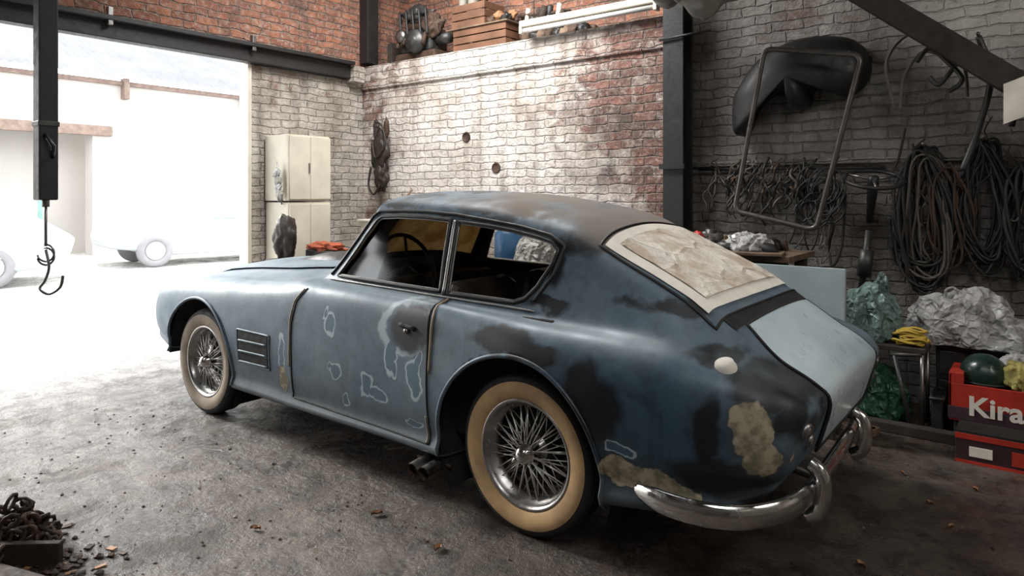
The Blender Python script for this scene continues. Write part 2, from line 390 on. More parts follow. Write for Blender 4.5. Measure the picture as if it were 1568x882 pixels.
# ------------------------------------------------------------------ room shell
WX=-6.23; WY=5.2; TOPW=2.87; CE=-2.3; RY=5.30
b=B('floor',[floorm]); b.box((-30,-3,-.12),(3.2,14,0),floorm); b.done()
b=B('wall_back',[brick_white])
b.box((WX-.12,WY,0),(CE,WY+.9,TOPW),brick_white)
b.box((WX,WY-.03,2.60),(CE,WY+.01,2.67),brick_white,.01)
for x,zz in ((-4.62,1.98),(-4.23,1.66)): b.lathe([(.0,-.001),(.035,-.001),(.04,.004),(.05,.010),(.055,0)],(x,WY-.002,zz),rusty,(0,-1,0),20)
b.done()
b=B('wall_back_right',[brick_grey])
b.box((CE,RY,0),(3.2,WY+.9,4.3),brick_grey)
b.box((CE,RY-.05,1.62),(-.2,RY+.01,1.66),brick_grey,.01)
b.done()
b=B('wall_back_upper',[brick_red_x]); b.box((WX-.12,WY+.72,TOPW),(CE,WY+.9,4.3),brick_red_x); b.done()
b=B('wall_left',[brick_door])
b.box((WX-.12,3.78,0),(WX,WY,2.70),brick_door)
b.box((WX-.12,-3,2.86),(WX,WY+.9,4.3),brick_red_y)
b.box((WX-.12,-3,0),(WX,-.4,2.70),brick_door)
b.box((WX-.12,3.78,2.70),(WX,WY,2.86),brick_door)
b.done()
b=B('wall_right',[brick_grey]); b.box((3.0,-3,0),(3.2,WY+.1,4.3),brick_door); b.done()
b=B('wall_near',[brick_grey]); b.box((WX,-3.2,0),(3.2,-3,4.3),brick_grey); b.done()
b=B('ceiling',[darkwood])
b.box((WX-.3,-3.2,4.3),(-5.0,WY+.9,4.4),darkwood); b.box((-2.6,-3.2,4.3),(-.6,WY+.9,4.4),darkwood); b.box((1.2,-3.2,4.3),(3.2,WY+.9,4.4),darkwood)
b.box((-5.0,-3.2,4.3),(-2.6,3.0,4.4),darkwood); b.box((-5.0,5.0,4.3),(-2.6,WY+.9,4.4),darkwood)
b.box((-.6,-3.2,4.3),(1.2,-.8,4.4),darkwood); b.box((-.6,.8,4.3),(1.2,WY+.9,4.4),darkwood)
b.done()
b=B('trim_door_beam',[black]); 
b.box((WX-.02,-1.0,2.70),(WX+.10,4.95,2.86),black,.008); b.box((WX-.02,-1,2.84),(WX+.18,4.95,2.88),black,.005)
b.box((WX-.14,3.74,0),(WX+.02,3.78,2.69),cream,.004)
for y in (1.0,2.4,3.7): b.box((WX+.12,y,2.8),(WX+.17,y+.04,2.95),steel,.004)
b.done()
b=B('steel_column',[black])
x0=-2.37
b.box((x0,5.0,0),(x0+.17,5.02,4.28),black,.003); b.box((x0,5.17,0),(x0+.17,5.19,4.28),black,.003); b.box((x0+.075,5.02,0),(x0+.095,5.17,4.28),black)
b.box((x0-.02,4.97,1.60),(x0+.19,5.0,1.64),black); b.cyl((x0-.02,4.98,2.62),(x0+.40,4.98,2.64),.01,black)
b.done()
b=B('trim_wall_pipe',[black]); b.cyl((x0+.2,5.235,1.60),(-.84,5.235,1.585),.012,black); b.done()
b=B('corner_post',[black]); b.box((WX+.02,WY-.06,2.9),(WX+.16,WY+.10,4.28),black,.005); b.box((WX+.02,WY-.25,2.66),(WX+.16,WY-.1,2.84),brick_door,.01); b.done()
b=B('roof_brace',[darkwood])
P0=Vector((-1.75,4.82,3.38));P1=Vector((.55,4.82,1.48)); d=(P1-P0)
ang=math.atan2(-d.z,d.x)
mid=(P0+P1)/2; ln=d.length
b.box(mid-Vector((ln/2,.06,.07)),mid+Vector((ln/2,.06,.07)),darkwood,.006,Euler((0,ang,0)))
b.box((-1.0,4.78,2.78),(-.88,4.90,4.25),darkwood,.006)
b.done()

# ------------------------------------------------------------------ hoist with hook
b=B('hoist_bar',[black])
hx,hy=-4.61,1.486
b.box((hx-.05,hy-.05,1.37),(hx+.05,hy+.05,4.28),black,.008)
b.box((hx-.055,hy-.055,1.80),(hx+.055,hy+.055,1.83),greym,.004)
b.cyl((hx,hy,1.36),(hx,hy,1.10),.008,steel)
b.cyl((hx,hy,1.40),(hx,hy,1.33),.02,steel)
b.tube([(hx+.05,hy-.02,1.75),(hx+.12,hy,1.68),(hx+.05,hy+.02,1.62)],.012,black)
for s_,z0 in ((1,1.12),(-1,1.10)):
    pp=[]
    for i in range(15):
        a=math.radians(100-i*19); pp.append((hx+.79*.05*math.cos(a),hy+.613*.05*math.cos(a),z0-.06+.05*math.sin(a)))
    b.tube(pp,.006,steel)
pp=smoothpath([(hx,hy,1.08),(hx+.02,hy+.01,.98),(hx-.01,hy,.9),(hx-.03,hy-.02,.85),(hx+.02,hy+.01,.82),(hx+.07,hy+.05,.86),(hx+.085,hy+.06,.93)])
b.tube(pp,.008,steel)
b.done()

# ------------------------------------------------------------------ cabinet
b=B('storage_cabinet',[cream])
b.box((-6.2,3.93,.0),(-5.82,4.43,1.32),cream,.006); b.box((-6.2,3.92,1.335),(-5.82,4.42,1.99),cream,.006)
for z0,z1 in ((.04,1.30),(1.35,1.975)):
    b.box((-5.82,3.94,z0),(-5.80,4.175,z1),cream,.004); b.box((-5.82,4.18,z0),(-5.80,4.42,z1),cream,.004)
    b.box((-5.80,4.15,(z0+z1)/2-.05),(-5.785,4.165,(z0+z1)/2+.05),steel,.003)
b.done()
b=B('work_gloves',[whiteplastic]); 
for k in range(4): b.blob((-5.90+.015*k,3.86,1.60-.07*k),(.04,.025,.06),[whiteplastic,tarpm][k%2],.5,2,k,3)
b.cyl((-5.9,3.915,1.3),(-5.9,3.86,1.72),.008,steel)
b.done()
b=B('brown_sack',[leather]); b.blob((-5.55,3.72,.98),(.11,.10,.22),leather,.3,2,3); b.box((-5.7,3.6,0),(-5.4,3.85,.8),darkwood,.01); b.done()
b=B('orange_rag',[orange]); b.blob((-5.3,3.99,.905),(.22,.10,.05),orange,.5,2,5); b.box((-5.5,3.9,0),(-5.1,4.15,.88),darkwood,.01); b.done()
b=B('wooden_box',[cream]); b.box((-5.6,4.65,.85),(-5.15,4.95,1.12),cream,.008); b.box((-5.63,4.62,1.12),(-5.12,4.98,1.14),cream,.004)
b.box((-5.7,4.6,.80),(-5.0,5.05,.85),wood,.005)
for x in (-5.67,-5.08):
    for y in (4.63,4.98): b.box((x,y,0),(x+.05,y+.05,.8),wood)
b.tube([(-5.3,4.6,.9),(-5.1,4.9,1.45)],.012,wood); b.done()
b=B('leather_harness',[leather])
X=-5.80
b.blob((X,5.10,1.86),(.13,.06,.24),leather,.35,1.8,2); b.blob((X+.02,5.09,1.6),(.10,.06,.16),leather,.4,2,4)
b.blob((X-.09,5.11,2.12),(.04,.03,.12),leather,.2,2,1); b.blob((X+.08,5.11,2.13),(.035,.03,.11),rusty,.2,2,6)
b.tube(smoothpath([(X-.1,5.06,2.0),(X,5.02,1.8),(X+.12,5.05,1.95),(X+.06,5.06,2.15),(X-.04,5.06,2.2)]),.012,leather)
b.tube(smoothpath([(X-.12,5.06,1.7),(X-.16,5.06,1.5),(X-.05,5.04,1.4),(X+.05,5.04,1.5)]),.012,leather)
b.done()
b=B('side_table',[darkwood])
b.box((-4.1,4.5,.70),(-3.1,5.0,.75),darkwood,.005)
for x in (-4.08,-3.16):
    for y in (4.52,4.93): b.box((x,y,0),(x+.05,y+.05,.7),darkwood)
tb=b.done()
b=B('blue_canister',[blueobj]); b.lathe([(0,0),(.12,0),(.13,.02),(.13,.3),(.08,.36),(.03,.37),(.03,.4),(0,.4)],(-3.72,4.75,.75),blueobj,(0,0,1),24); par(b.done(),tb)
b=B('white_rag',[whiteplastic]); b.blob((-3.42,4.72,.90),(.16,.12,.19),whiteplastic,.6,1.5,8,5,.752,True); par(b.done(),tb)

# ------------------------------------------------------------------ ledge junk
z=TOPW
b=B('engine_block',[greym]); ex=-5.45
b.box((ex-.32,5.28,z+.0),(ex+.30,5.62,z+.10),rusty,.02); b.box((ex-.25,5.30,z+.1),(ex+.22,5.58,z+.36),greym,.03)
b.box((ex-.22,5.33,z+.36),(ex+.18,5.55,z+.48),rusty,.03)
b.lathe([(0,.06),(.05,.06),(.06,.04),(.12,.04),(.13,0),(.13,-.04),(0,-.04)],(ex+.05,5.24,z+.2),greym,(0,-1,0),24)
b.lathe([(0,.04),(.03,.04),(.07,.03),(.07,-.03),(0,-.03)],(ex-.17,5.24,z+.28),steel,(0,-1,0),20)
for k in range(5): b.cyl((ex-.22+k*.1,5.27,z+.28),(ex-.22+k*.1,5.22,z+.15+.03*(k%2)),.025,rusty,10)
for k in range(5): b.tube(smoothpath([(ex-.25+k*.1,5.32,z+.45),(ex-.2+k*.1,5.24,z+.55),(ex-.15+k*.1,5.22,z+.25)]),.012,cablem)
b.cyl((ex+.25,5.4,z+.22),(ex+.42,5.4,z+.22),.06,greym); b.blob((ex+.2,5.35,z+.36),(.14,.09,.14),rusty,.4,2,3)
b.blob((ex-.05,5.4,z+.52),(.2,.12,.1),greym,.5,2,13)
b.box((ex-.47,5.3,z),(ex-.40,5.6,z+.25),darkwood,.005)
b.done()
b=B('wooden_crate',[orwood])
def crate(b,x0,x1,y0,y1,z0,z1,m):
    t=.012; nz=3; hz=(z1-z0)/nz
    for i in range(nz):
        a=z0+i*hz+.006; c=z0+(i+1)*hz-.006
        b.box((x0,y0,a),(x1,y0+t,c),m,.002); b.box((x0,y1-t,a),(x1,y1,c),m,.002); b.box((x0,y0+t,a),(x0+t,y1-t,c),m,.002); b.box((x1-t,y0+t,a),(x1,y1-t,c),m,.002)
    b.box((x0,y0,z0),(x1,y1,z0+t),m)
    for x in (x0+t,x1-t-.03):
        for y in (y0+t,y1-t-.03): b.box((x,y,z0),(x+.03,y+.03,z1),m)
crate(b,-4.86,-4.16,5.26,5.62,z,z+.24,orwood); crate(b,-4.90,-4.45,5.28,5.6,z+.25,z+.50,orwood)
b.box((-4.95,5.24,z+.235),(-4.13,5.62,z+.25),wood,.003)
for k in range(9): b.blob((-4.40+k*.03,5.35+.05*(k%3),z+.29+.03*(k%2)),(.06,.05,.05),[rusty,darkrust,black,leafm][k%4],.5,2,k,3,z+.251)
b.done()
b=B('scrap_parts',[rusty])
for k in range(12):
    x=-4.0+random.random()*.4; b.cyl((x,5.32+random.random()*.2,z+.14),(x+random.uniform(-.03,.1),5.35,z+.22+random.random()*.14),.02+random.random()*.03,[rusty,black,cream,darkrust][k%4],12)
for k in range(16): b.blob((-3.98+k*.045,5.38+.1*(k%2),z+.05),(.07,.06,.07),[rusty,wood,black][k%3],.4,2,k,3,flat=z)
b.box((-4.08,5.36,z+.06),(-3.82,5.56,z+.30),rusty,.02); b.box((-3.8,5.4,z),(-3.55,5.6,z+.24),black,.01)
b.cyl((-4.05,5.33,z+.28),(-3.5,5.4,z+.25),.02,rusty)
b.done()
b=B('paint_tins',[cream])
for x,m_,h_,r_ in ((-4.84,tape,.14,.05),(-4.70,tape,.12,.06),(-4.56,greym,.16,.045)):
    b.lathe([(0,0),(r_,0),(r_,h_),(r_*1.04,h_),(r_*1.04,h_+.01),(0,h_+.012)],(x,5.4,z+.51),m_,(0,0,1),20)
b.done()
b=B('fluorescent_lamp',[cream])
b.box((-3.84,5.05,2.95),(-2.45,5.16,3.01),cream,.01); b.cyl((-3.80,5.08,2.92),(-2.49,5.08,2.92),.022,tubem,12)
b.box((-3.84,5.05,2.89),(-3.81,5.12,2.96),cream,.004); b.box((-2.48,5.05,2.89),(-2.45,5.12,2.96),cream,.004)
b.cyl((-3.7,5.1,3.0),(-3.7,5.1,4.29),.004,cablem,6);b.cyl((-2.6,5.1,3.0),(-2.6,5.1,4.29),.004,cablem,6)
b.done()
b=B('hanging_tarp',[tarpm]); G=[]
for i in range(50):
    row=[]
    for j in range(20):
        u=i/49;v=j/19
        x=-2.55+u*1.35; y=4.2+v*.7; zz=2.95-.22*math.sin(math.pi*u)*(.6+.4*math.sin(math.pi*v))+.09*noise.noise(Vector((x*5,y*5,0)))-.08*abs(noise.noise(Vector((x*9,y*9,3))))+.35*(abs(u-.5)*2)**3
        row.append((x,y,zz))
    G.append(row)
b.grid(G,tarpm)
for p in ((-2.55,4.2),(-1.2,4.2),(-2.55,4.9),(-1.2,4.9)): b.cyl((p[0],p[1],3.28),(p[0],p[1],4.29),.006,cablem,6)
b.done()

# ------------------------------------------------------------------ right wall things
b=B('windscreen_frame',[greym])
q=[(-1.514,2.41),(-.905,2.29),(-1.18,1.164),(-1.725,1.285)]
pts=[]
for i in range(4):
    a=Vector(q[i-1]);c=Vector(q[i]);d=Vector(q[(i+1)%4]); r=.06
    p1=c+(a-c).normalized()*r; p2=c+(d-c).normalized()*r
    for k in range(6):
        t=k/5; pts.append(p1*(1-t)**2+c*2*t*(1-t)+p2*t*t)
b.tube([(p.x,4.80,p.y) for p in pts],.018,pm('frame_metal',(.14,.13,.12),.4,.7),10,True)
b.cyl((-1.35,4.80,2.38),(-1.35,4.9,2.41),.008,steel); b.cyl((-1.0,4.80,2.31),(-1.0,4.9,2.34),.008,steel)
b.done()
b=B('car_fender_panel',[black])
poly=[(-1.86,2.02),(-1.84,2.15),(-1.70,2.36),(-1.55,2.46),(-1.35,2.52),(-1.1,2.50),(-.97,2.42),(-.93,2.28),(-.98,2.15),(-1.1,2.08),(-1.17,2.17),(-1.3,2.15),(-1.33,2.03),(-1.43,2.03),(-1.46,2.15),(-1.6,2.13),(-1.7,2.03),(-1.76,1.88),(-1.85,1.86)]
poly=[(p.x,p.z) for p in smoothpath([(x,0,z) for x,z in poly],4,True)]
cx=sum(p[0] for p in poly)/len(poly); cz=sum(p[1] for p in poly)/len(poly)
rings=[(1,5.27),(1,5.16),(.96,5.08),(.85,5.03),(.6,4.98),(.3,4.96),(0.01,4.95)]
V=[(cx+(x-cx)*s_,y,cz+.05+(z_-cz-.05)*s_) for s_,y in rings for x,z_ in poly]; n=len(poly)
b.add(V,[[i*n+j,i*n+(j+1)%n,(i+1)*n+(j+1)%n,(i+1)*n+j] for i in range(len(rings)-1) for j in range(n)],black)
b.done()
def coil(b,x,y,z0,z1,w,k,m,r=.008,sw=.03):
    for i in range(k):
        pts=[];ph=random.random()*6; cw=w*(.6+.6*random.random()); bot=z0+random.uniform(0,.2); top_=z1-random.uniform(0,.05); xo=x+random.uniform(-sw,sw); yo=y+random.uniform(-.04,.04)
        for j in range(28):
            a=2*math.pi*j/28; zz=(top_+bot)/2+(top_-bot)/2*math.cos(a); 
            ww=cw*(.55+.45*(1-(zz-bot)/(top_-bot)))
            pts.append((xo+ww*math.sin(a)+.022*math.sin(3*a+ph),yo+.02*math.sin(2*a+ph),zz+.015*math.sin(2*a+ph*2)))
        b.tube(pts,r,m,6,True)
b=B('coiled_cables',[cablem])
coil(b,-.60,5.18,.76,1.72,.17,22,cablem,.010); coil(b,-.58,5.17,.80,1.70,.16,9,cableg,.008); coil(b,-.28,5.18,.88,1.75,.12,11,cablem,.009); coil(b,-.47,5.17,.9,1.6,.13,6,rusty,.008)
coil(b,-.08,5.18,.88,1.6,.12,10,cablem,.011)
for k in range(16):
    x=random.uniform(-.78,-.05); zt=random.uniform(1.3,1.9); pts=[(x,5.15,zt)]; xx=x
    for j in range(5): xx=min(-.02,max(-.8,xx+random.uniform(-.09,.09))); pts.append((xx,5.18+random.uniform(-.04,.04),zt-random.uniform(.08,.14)*(j+1)*.8))
    b.tube(smoothpath(pts,4),random.choice([.004,.006,.008]),random.choice([cablem,cablem,cableg,rusty]),6)
b.cyl((-.6,5.26,1.70),(-.6,5.08,1.73),.012,steel); b.cyl((-.28,5.26,1.73),(-.28,5.08,1.76),.012,steel)
b.done()
b=B('hanging_wires',[cablem])
for k in range(56):
    x=-2.05+random.random()*.93; zt=1.60+random.uniform(-.05,.08); ln=random.uniform(.25,.75)
    if x<-1.4: ln*=.55
    pts=[(x,5.20,zt)]; xx=x
    for j in range(5):
        xx+=random.uniform(-.06,.055); pts.append((xx,5.15+random.uniform(-.05,.04),zt-ln*(j+1)/5))
    if k%2: pts.append((xx+.06,5.15,zt-ln*.8)); pts.append((xx+.08,5.17,zt-ln*.3))
    b.tube(smoothpath(pts,4),random.choice([.004,.006,.009]),random.choice([cablem,cablem,cableg,rusty]),6)
for k in range(12):
    cx_=-1.32+random.random()*.2; cz_=1.2+random.random()*.3; r_=.05+random.random()*.08
    b.tube([(cx_+r_*math.cos(a*.5),5.12+.02*math.sin(a),cz_+1.3*r_*math.sin(a*.5)) for a in range(13)],.006,cablem,6,True)
b.done()
b=B('steering_wheel',[black]); c0=Vector((-.86,4.92,1.50))
nrm=Vector((.15,-.35,1)).normalized(); u=nrm.orthogonal().normalized(); w=nrm.cross(u)
b.tube([c0+(u*math.cos(a*math.pi/18)+w*math.sin(a*math.pi/18))*.17 for a in range(36)],.013,black,8,True)
for k in range(3):
    a=k*2.094; b.cyl(c0,c0+(u*math.cos(a)+w*math.sin(a))*.17,.008,steel)
b.lathe([(0,.03),(.03,.02),(.035,-.02),(.02,-.3),(0,-.3)],c0,black,nrm,16)
b.cyl(c0-nrm*.28,(-.89,5.2,1.22),.015,black)
b.done()
b=B('drill_tool',[greym]); 
b.cyl((-.97,5.1,.72),(-.92,5.1,1.16),.022,greym); b.cyl((-.95,5.1,.85),(-.93,5.1,1.03),.045,greym)
b.cyl((-1.03,5.12,.60),(-.86,5.12,.62),.02,black); b.cyl((-.95,5.11,.0),(-.95,5.11,.62),.014,greym)
b.done()
b=B('bent_tubes',[rusty])
b.tube(smoothpath([(-.30,4.95,2.35),(-.24,4.95,2.1),(-.30,4.95,1.8),(-.38,4.93,1.55)]),.018,greym)
b.tube(smoothpath([(-.75,5.0,1.95),(-.80,5,2.25),(-.68,5,2.42),(-.5,4.98,2.38),(-.38,4.98,2.2),(-.36,5,2.0)]),.010,cableg)
b.tube(smoothpath([(-.72,5.0,1.95),(-.70,5,2.15),(-.6,5,2.30),(-.48,4.98,2.26)]),.010,cableg)
b.tube(smoothpath([(-.62,4.93,2.23),(-.55,4.93,2.31),(-.47,4.93,2.23),(-.38,4.93,2.10),(-.45,4.93,2.03)]),.014,greym)
b.tube(smoothpath([(-.55,4.93,2.13),(-.50,4.93,2.08),(-.42,4.93,2.18),(-.35,4.93,2.28)]),.014,greym)
b.tube(smoothpath([(-.2,4.95,2.2),(-.1,4.95,2.05),(-.14,4.95,1.8)]),.016,cablem)
b.cyl((-.30,5.26,2.33),(-.30,4.9,2.36),.01,steel); b.cyl((-.6,5.26,2.40),(-.6,4.9,2.42),.01,steel)
b.done()
b=B('hanging_paper',[tape]); b.grid([[(-.17+.05*j,4.70+.01*math.sin(i+j),2.02-.045*i+.02*j) for j in range(6)] for i in range(6)],tape); b.cyl((-.05,4.71,2.1),(-.05,4.76,2.4),.003,cablem,6); b.done()

# workbench
b=B('workbench',[wood])
b.box((-2.15,4.45,.97),(-1.25,5.05,1.01),wood,.005); b.box((-2.1,4.5,.80),(-1.33,4.53,.97),darkwood,.003)
for x in (-2.12,-1.36):
    for y in (4.5,4.95): b.box((x,y,0),(x+.07,y+.07,.97),darkwood,.004)
wb=b.done()
b=B('bench_clutter',[greym])
for k in range(90):
    x=random.uniform(-2.10,-1.40); y=random.uniform(4.5,5.0); s_=random.uniform(.02,.055); m_=random.choice([greym,rusty,steel,black,wood,rusty,black,darkwood])
    if k%3==0: b.cyl((x,y,1.012),(x+random.uniform(-.02,.02),y,1.012+2.4*s_),s_*.8,m_,14)
    elif k%3==1: b.box((x-s_,y-s_,1.012),(x+s_,y+s_,1.012+1.8*s_),m_,.006,Euler((0,0,random.random()*3)))
    else: b.blob((x,y,1.01+s_*.6),(s_*1.4,s_,s_),m_,.4,2,k,2,flat=1.012)
b.blob((-1.88,4.52,1.10),(.04,.04,.05),redp,.3,2,2); b.blob((-1.55,4.58,1.06),(.14,.11,.08),whiteplastic,.8,1.6,9,5,1.012,True)
b.box((-1.8,4.35,1.012),(-1.3,4.6,1.03),wood,.003,Euler((0,0,.2)))
par(b.done(),wb)
b=B('pale_blue_board',[bluew]); b.box((-1.50,4.20,.52),(-.88,4.23,.98),bluew,.004,Euler((math.radians(-4),0,0)))
b.box((-1.48,4.17,.48),(-.92,4.38,.52),darkwood,.004)
for x in (-1.46,-.99):
    b.box((x,4.2,0),(x+.05,4.25,.48),darkwood); b.box((x,4.32,0),(x+.05,4.37,.48),darkwood)
b.done()

# right clutter
b=B('metal_stand',[greym])
b.box((-1.02,4.66,.46),(-.54,4.94,.49),darkwood,.005)
for x in (-1.0,-.56):
    for y in (4.68,4.92): b.cyl((x,y,0),(x,y,.46),.012,steel)
b.cyl((-.60,4.62,.0),(-.70,4.64,.44),.012,greym); b.cyl((-.72,4.64,.44),(-.56,4.64,.46),.012,greym)
b.done()
b=B('teal_bag',[teal]); b.blob((-.86,4.82,.63),(.15,.12,.19),teal,.6,1.5,3,6,.49,True); b.blob((-.80,4.83,.80),(.04,.04,.10),teal,.7,1.8,5,5,None,True); b.done()
b=B('tool_chest',[black]); b.box((-.52,4.96,0),(.25,5.12,.48),black,.01); b.box((-.50,4.955,.3),(.22,4.96,.44),greym,.003); b.box((-.50,4.955,.1),(.22,4.96,.26),greym,.003); b.done()
b=B('white_plastic_bag',[whiteplastic]); b.blob((-.42,4.99,.59),(.22,.12,.19),whiteplastic,.7,1.3,11,6,.485,True); b.blob((-.31,5.0,.66),(.15,.10,.15),whiteplastic,.8,1.5,6,6,.485,True)
b.blob((-.15,4.99,.55),(.17,.10,.11),whiteplastic,.75,1.5,4,6,.485,True)
b.tube(smoothpath([(-.44,4.98,.72),(-.47,4.97,.80),(-.43,4.97,.83),(-.39,4.98,.78),(-.40,4.98,.70)]),.008,whiteplastic,6); b.done()
b=B('yellow_rope',[yellow]); 
for k in range(13):
    cx_=-.62+random.uniform(-.02,.02); cy_=4.72+random.uniform(-.01,.02); rr=random.uniform(.04,.07); zz=.505+.007*k; ph=random.random()*6
    b.tube([(cx_+rr*1.2*math.cos(a*.4),cy_+rr*.5*math.sin(a*.4),zz+.008*math.sin(a+ph)) for a in range(16)],.007,yellow,6,True)
b.done()
b=B('green_bag',[green]); b.blob((-.80,4.80,.14),(.15,.12,.18),green,.6,1.4,4,5,.0,True); b.done()
b=B('black_bin',[black]); 
b.tube([(-.51,4.62,.22),(-.45,4.62,.22),(-.45,4.90,.22),(-.51,4.90,.22)],.010,black,8,True)
b.box((-.51,4.64,0),(-.45,4.90,.22),black,.01); b.done()
b=B('fruit_box',[redp])
x0,x1,y0,y1,z0,z1=-.42,.08,4.62,4.90,.13,.33
b.box((x0,y0,z0),(x1,y0+.012,z1),redp,.002); b.box((x0,y1-.012,z0),(x1,y1,z1),redp,.002); b.box((x0,y0,z0),(x0+.012,y1,z1+.05),redp,.002); b.box((x1-.012,y0,z0),(x1,y1,z1+.05),redp,.002); b.box((x0,y0,z0-.01),(x1,y1,z0),redp)
b.box((x0-.005,y0-.006,z0+.0),(x1+.005,y0-.001,z0+.07),pm('dark_print',(.06,.03,.04),.6),.001)
b.box((x0,y0,z1),(x0+.07,y1,z1+.06),redp,.003)
b.box((x0+.02,4.64,0),(x1,4.90,z0-.012),black,.01)
fb=b.done()
tc=bpy.data.curves.new('box_lettering','FONT'); tc.body='Kira'; tc.size=.15; tc.extrude=.001; tc.offset=.004
to=bpy.data.objects.new('box_lettering',tc); C.collection.objects.link(to); to.data.materials.append(tape)
to.location=(-.33,y0-.009,z0+.035); to.rotation_euler=(math.radians(90),0,0); C.view_layer.update(); par(to,fb)
b=B('motorcycle_helmet',[darkgreen]); b.blob((-.26,4.76,.37),(.12,.12,.12),darkgreen,.03,2,1); b.tube([(-.26+.122*math.cos(a*.2),4.76+.122*math.sin(a*.2),.335) for a in range(32)],.008,black,6,True); par(b.done(),fb)
b=B('yellow_rag',[ycloth]); b.blob((-.05,4.76,.39),(.12,.12,.09),ycloth,.7,1.6,3,5,None,True); b.blob((-.08,4.80,.45),(.10,.08,.05),whiteplastic,.7,1.6,4,5,None,True); par(b.done(),fb)
b=B('wine_box',[redp]); b.box((-.36,4.28,0),(.1,4.50,.15),pm('maroon_box',(.05,.02,.025),.5),.004); b.box((-.362,4.276,.125),(.102,4.282,.152),redp); b.box((-.30,4.274,.04),(-.2,4.28,.09),tape); b.box((-.12,4.274,.03),(.02,4.28,.1),redp); b.box((-.362,4.276,0),(.102,4.282,.015),redp)
b.box((-.36,4.3,.15),(.1,4.5,.16),darkint); b.done()
b=B('floor_timber',[darkwood]); b.box((-1.5,4.53,0),(2.0,4.60,.06),darkwood,.006); b.done()
b=B('brick_pieces',[wood]);
for k in range(6):
    x=-.95+random.random()*.25; y=4.38+random.random()*.08; b.box((x,y,0),(x+.07,y+.05,.04),wood,.005,Euler((0,0,random.random()*3)))
b.done()
# junk pile lower-left
b=B('rusty_chain_pile',[rusty])
bx,by=-3.12,.98
for k in range(80):
    a=random.random()*6.28; r_=random.random()**.5*.19; c0=Vector((bx-.08+r_*math.cos(a),by-.06+r_*.8*math.sin(a),.03+.19*(1-r_/.19)*random.random()**.5))
    n_=Vector((random.uniform(-1,1),random.uniform(-1,1),random.uniform(-1,1))).normalized(); u=n_.orthogonal().normalized(); w=n_.cross(u)
    c0.z=max(c0.z,.035)
    b.tube([c0+u*.034*math.cos(t*.785)+w*.022*math.sin(t*.785) for t in range(8)],.008,[rusty,darkrust][k%2],6,True)
for k in range(220):
    a=random.random()*6.28; r_=random.random()*.45; x=bx+.14+r_*math.cos(a)*1.1; y=by+.0+r_*.5*math.sin(a); s_=random.uniform(.003,.014)
    if k%3==0: b.box((x-s_*2,y-s_,0),(x+s_*2,y+s_,s_*.5),random.choice([rusty,darkrust,darkwood,leafm]),.0,Euler((random.uniform(-.15,.15),random.uniform(-.15,.15),random.random()*3)))
    else: b.blob((x,y,s_*.4),(s_*1.8,s_*1.1,s_*.7),random.choice([rusty,darkrust,darkwood,darkrust]),.9,2,k,1,0,False,True)
b.box((bx-.25,by-.22,.0),(bx+.35,by-.16,.05),darkrust,.005,Euler((0,0,.3)))
b.box((bx-.1,by-.1,.0),(bx+.22,by-.07,.09),darkrust,.005,Euler((0,0,.7)))
b.done()
b=B('dry_leaves',[leafm])
for x,y in ((-1.885,1.953),(-.54,2.845),(-.30,2.40),(-2.6,1.6),(-.9,1.7),(-.15,3.0),(-1.6,1.5),(-.3,3.4),(-2.3,2.0),(-.55,3.9),(-.25,3.9),(-.4,3.6)):
    a=random.random()*3; s_=random.uniform(.012,.028); G=[]
    for i in range(5):
        G.append([(x+ (i-2)*s_*math.cos(a)/2-(j-1)*s_*.6*math.sin(a)*(1-abs(i-2)/2.2),y+(i-2)*s_*math.sin(a)/2+(j-1)*s_*.6*math.cos(a)*(1-abs(i-2)/2.2),.004+.012*abs(j-1)+.004*(i%2)) for j in range(3)])
    b.grid(G,leafm)
b.done()
b=B('floor_rubble',[darkwood])
for k in range(420):
    x=random.uniform(-5.0,-.0); y=random.uniform(.8,2.1) if x<-.9 else random.uniform(1.5,4.3)
    s_=random.uniform(.002,.007); b.blob((x,y,s_*.3),(s_*1.5,s_*1.2,s_*.7),random.choice([darkwood,darkrust,rusty,cableg]),.7,2,k,1,0,False,True)
b.done()

# ------------------------------------------------------------------ CAR BODY
def pchip(x,y,xi):
    x=np.array(x,float);y=np.array(y,float);h=np.diff(x);d=np.diff(y)/h;m=np.zeros(len(x))
    for i in range(1,len(x)-1):
        if d[i-1]*d[i]>0:
            w1=2*h[i]+h[i-1];w2=h[i]+2*h[i-1]; m[i]=(w1+w2)/(w1/d[i-1]+w2/d[i])
    m[0]=d[0];m[-1]=d[-1]
    k=np.clip(np.searchsorted(x,xi)-1,0,len(h)-1); t=(xi-x[k])/h[k]
    return (2*t**3-3*t**2+1)*y[k]+(t**3-2*t**2+t)*h[k]*m[k]+(-2*t**3+3*t**2)*y[k+1]+(t**3-t**2)*h[k]*m[k+1]
def st(x,zb,*p):
    q=[(0,zb,p[0][2] if len(p[0])>2 else 0)]+list(p)
    return (x,[(x+(a[2] if len(a)>2 else 0),a[0],a[1]) for a in q])
W0=st(-3.2,.22,(.74,.22),(.79,.31),(.81,.50),(.80,.71),(.775,.85),(.73,.908),(.65,.927),(.615,.935),(.585,.95,.04),(.44,.98,-.03),(.22,.995,-.08),(0,1.0,-.10))
W1=st(-2.9,.22,(.74,.22),(.79,.31),(.81,.50),(.80,.71),(.775,.85),(.73,.908),(.65,.927),(.57,1.12),(.49,1.315),(.40,1.37,-.01),(.2,1.40,-.04),(0,1.41,-.05))
def lerp(A,Bq,t): return (A[0]*(1-t)+Bq[0]*t,[tuple(a*(1-t)+c*t for a,c in zip(p,q)) for p,q in zip(A[1],Bq[1])])
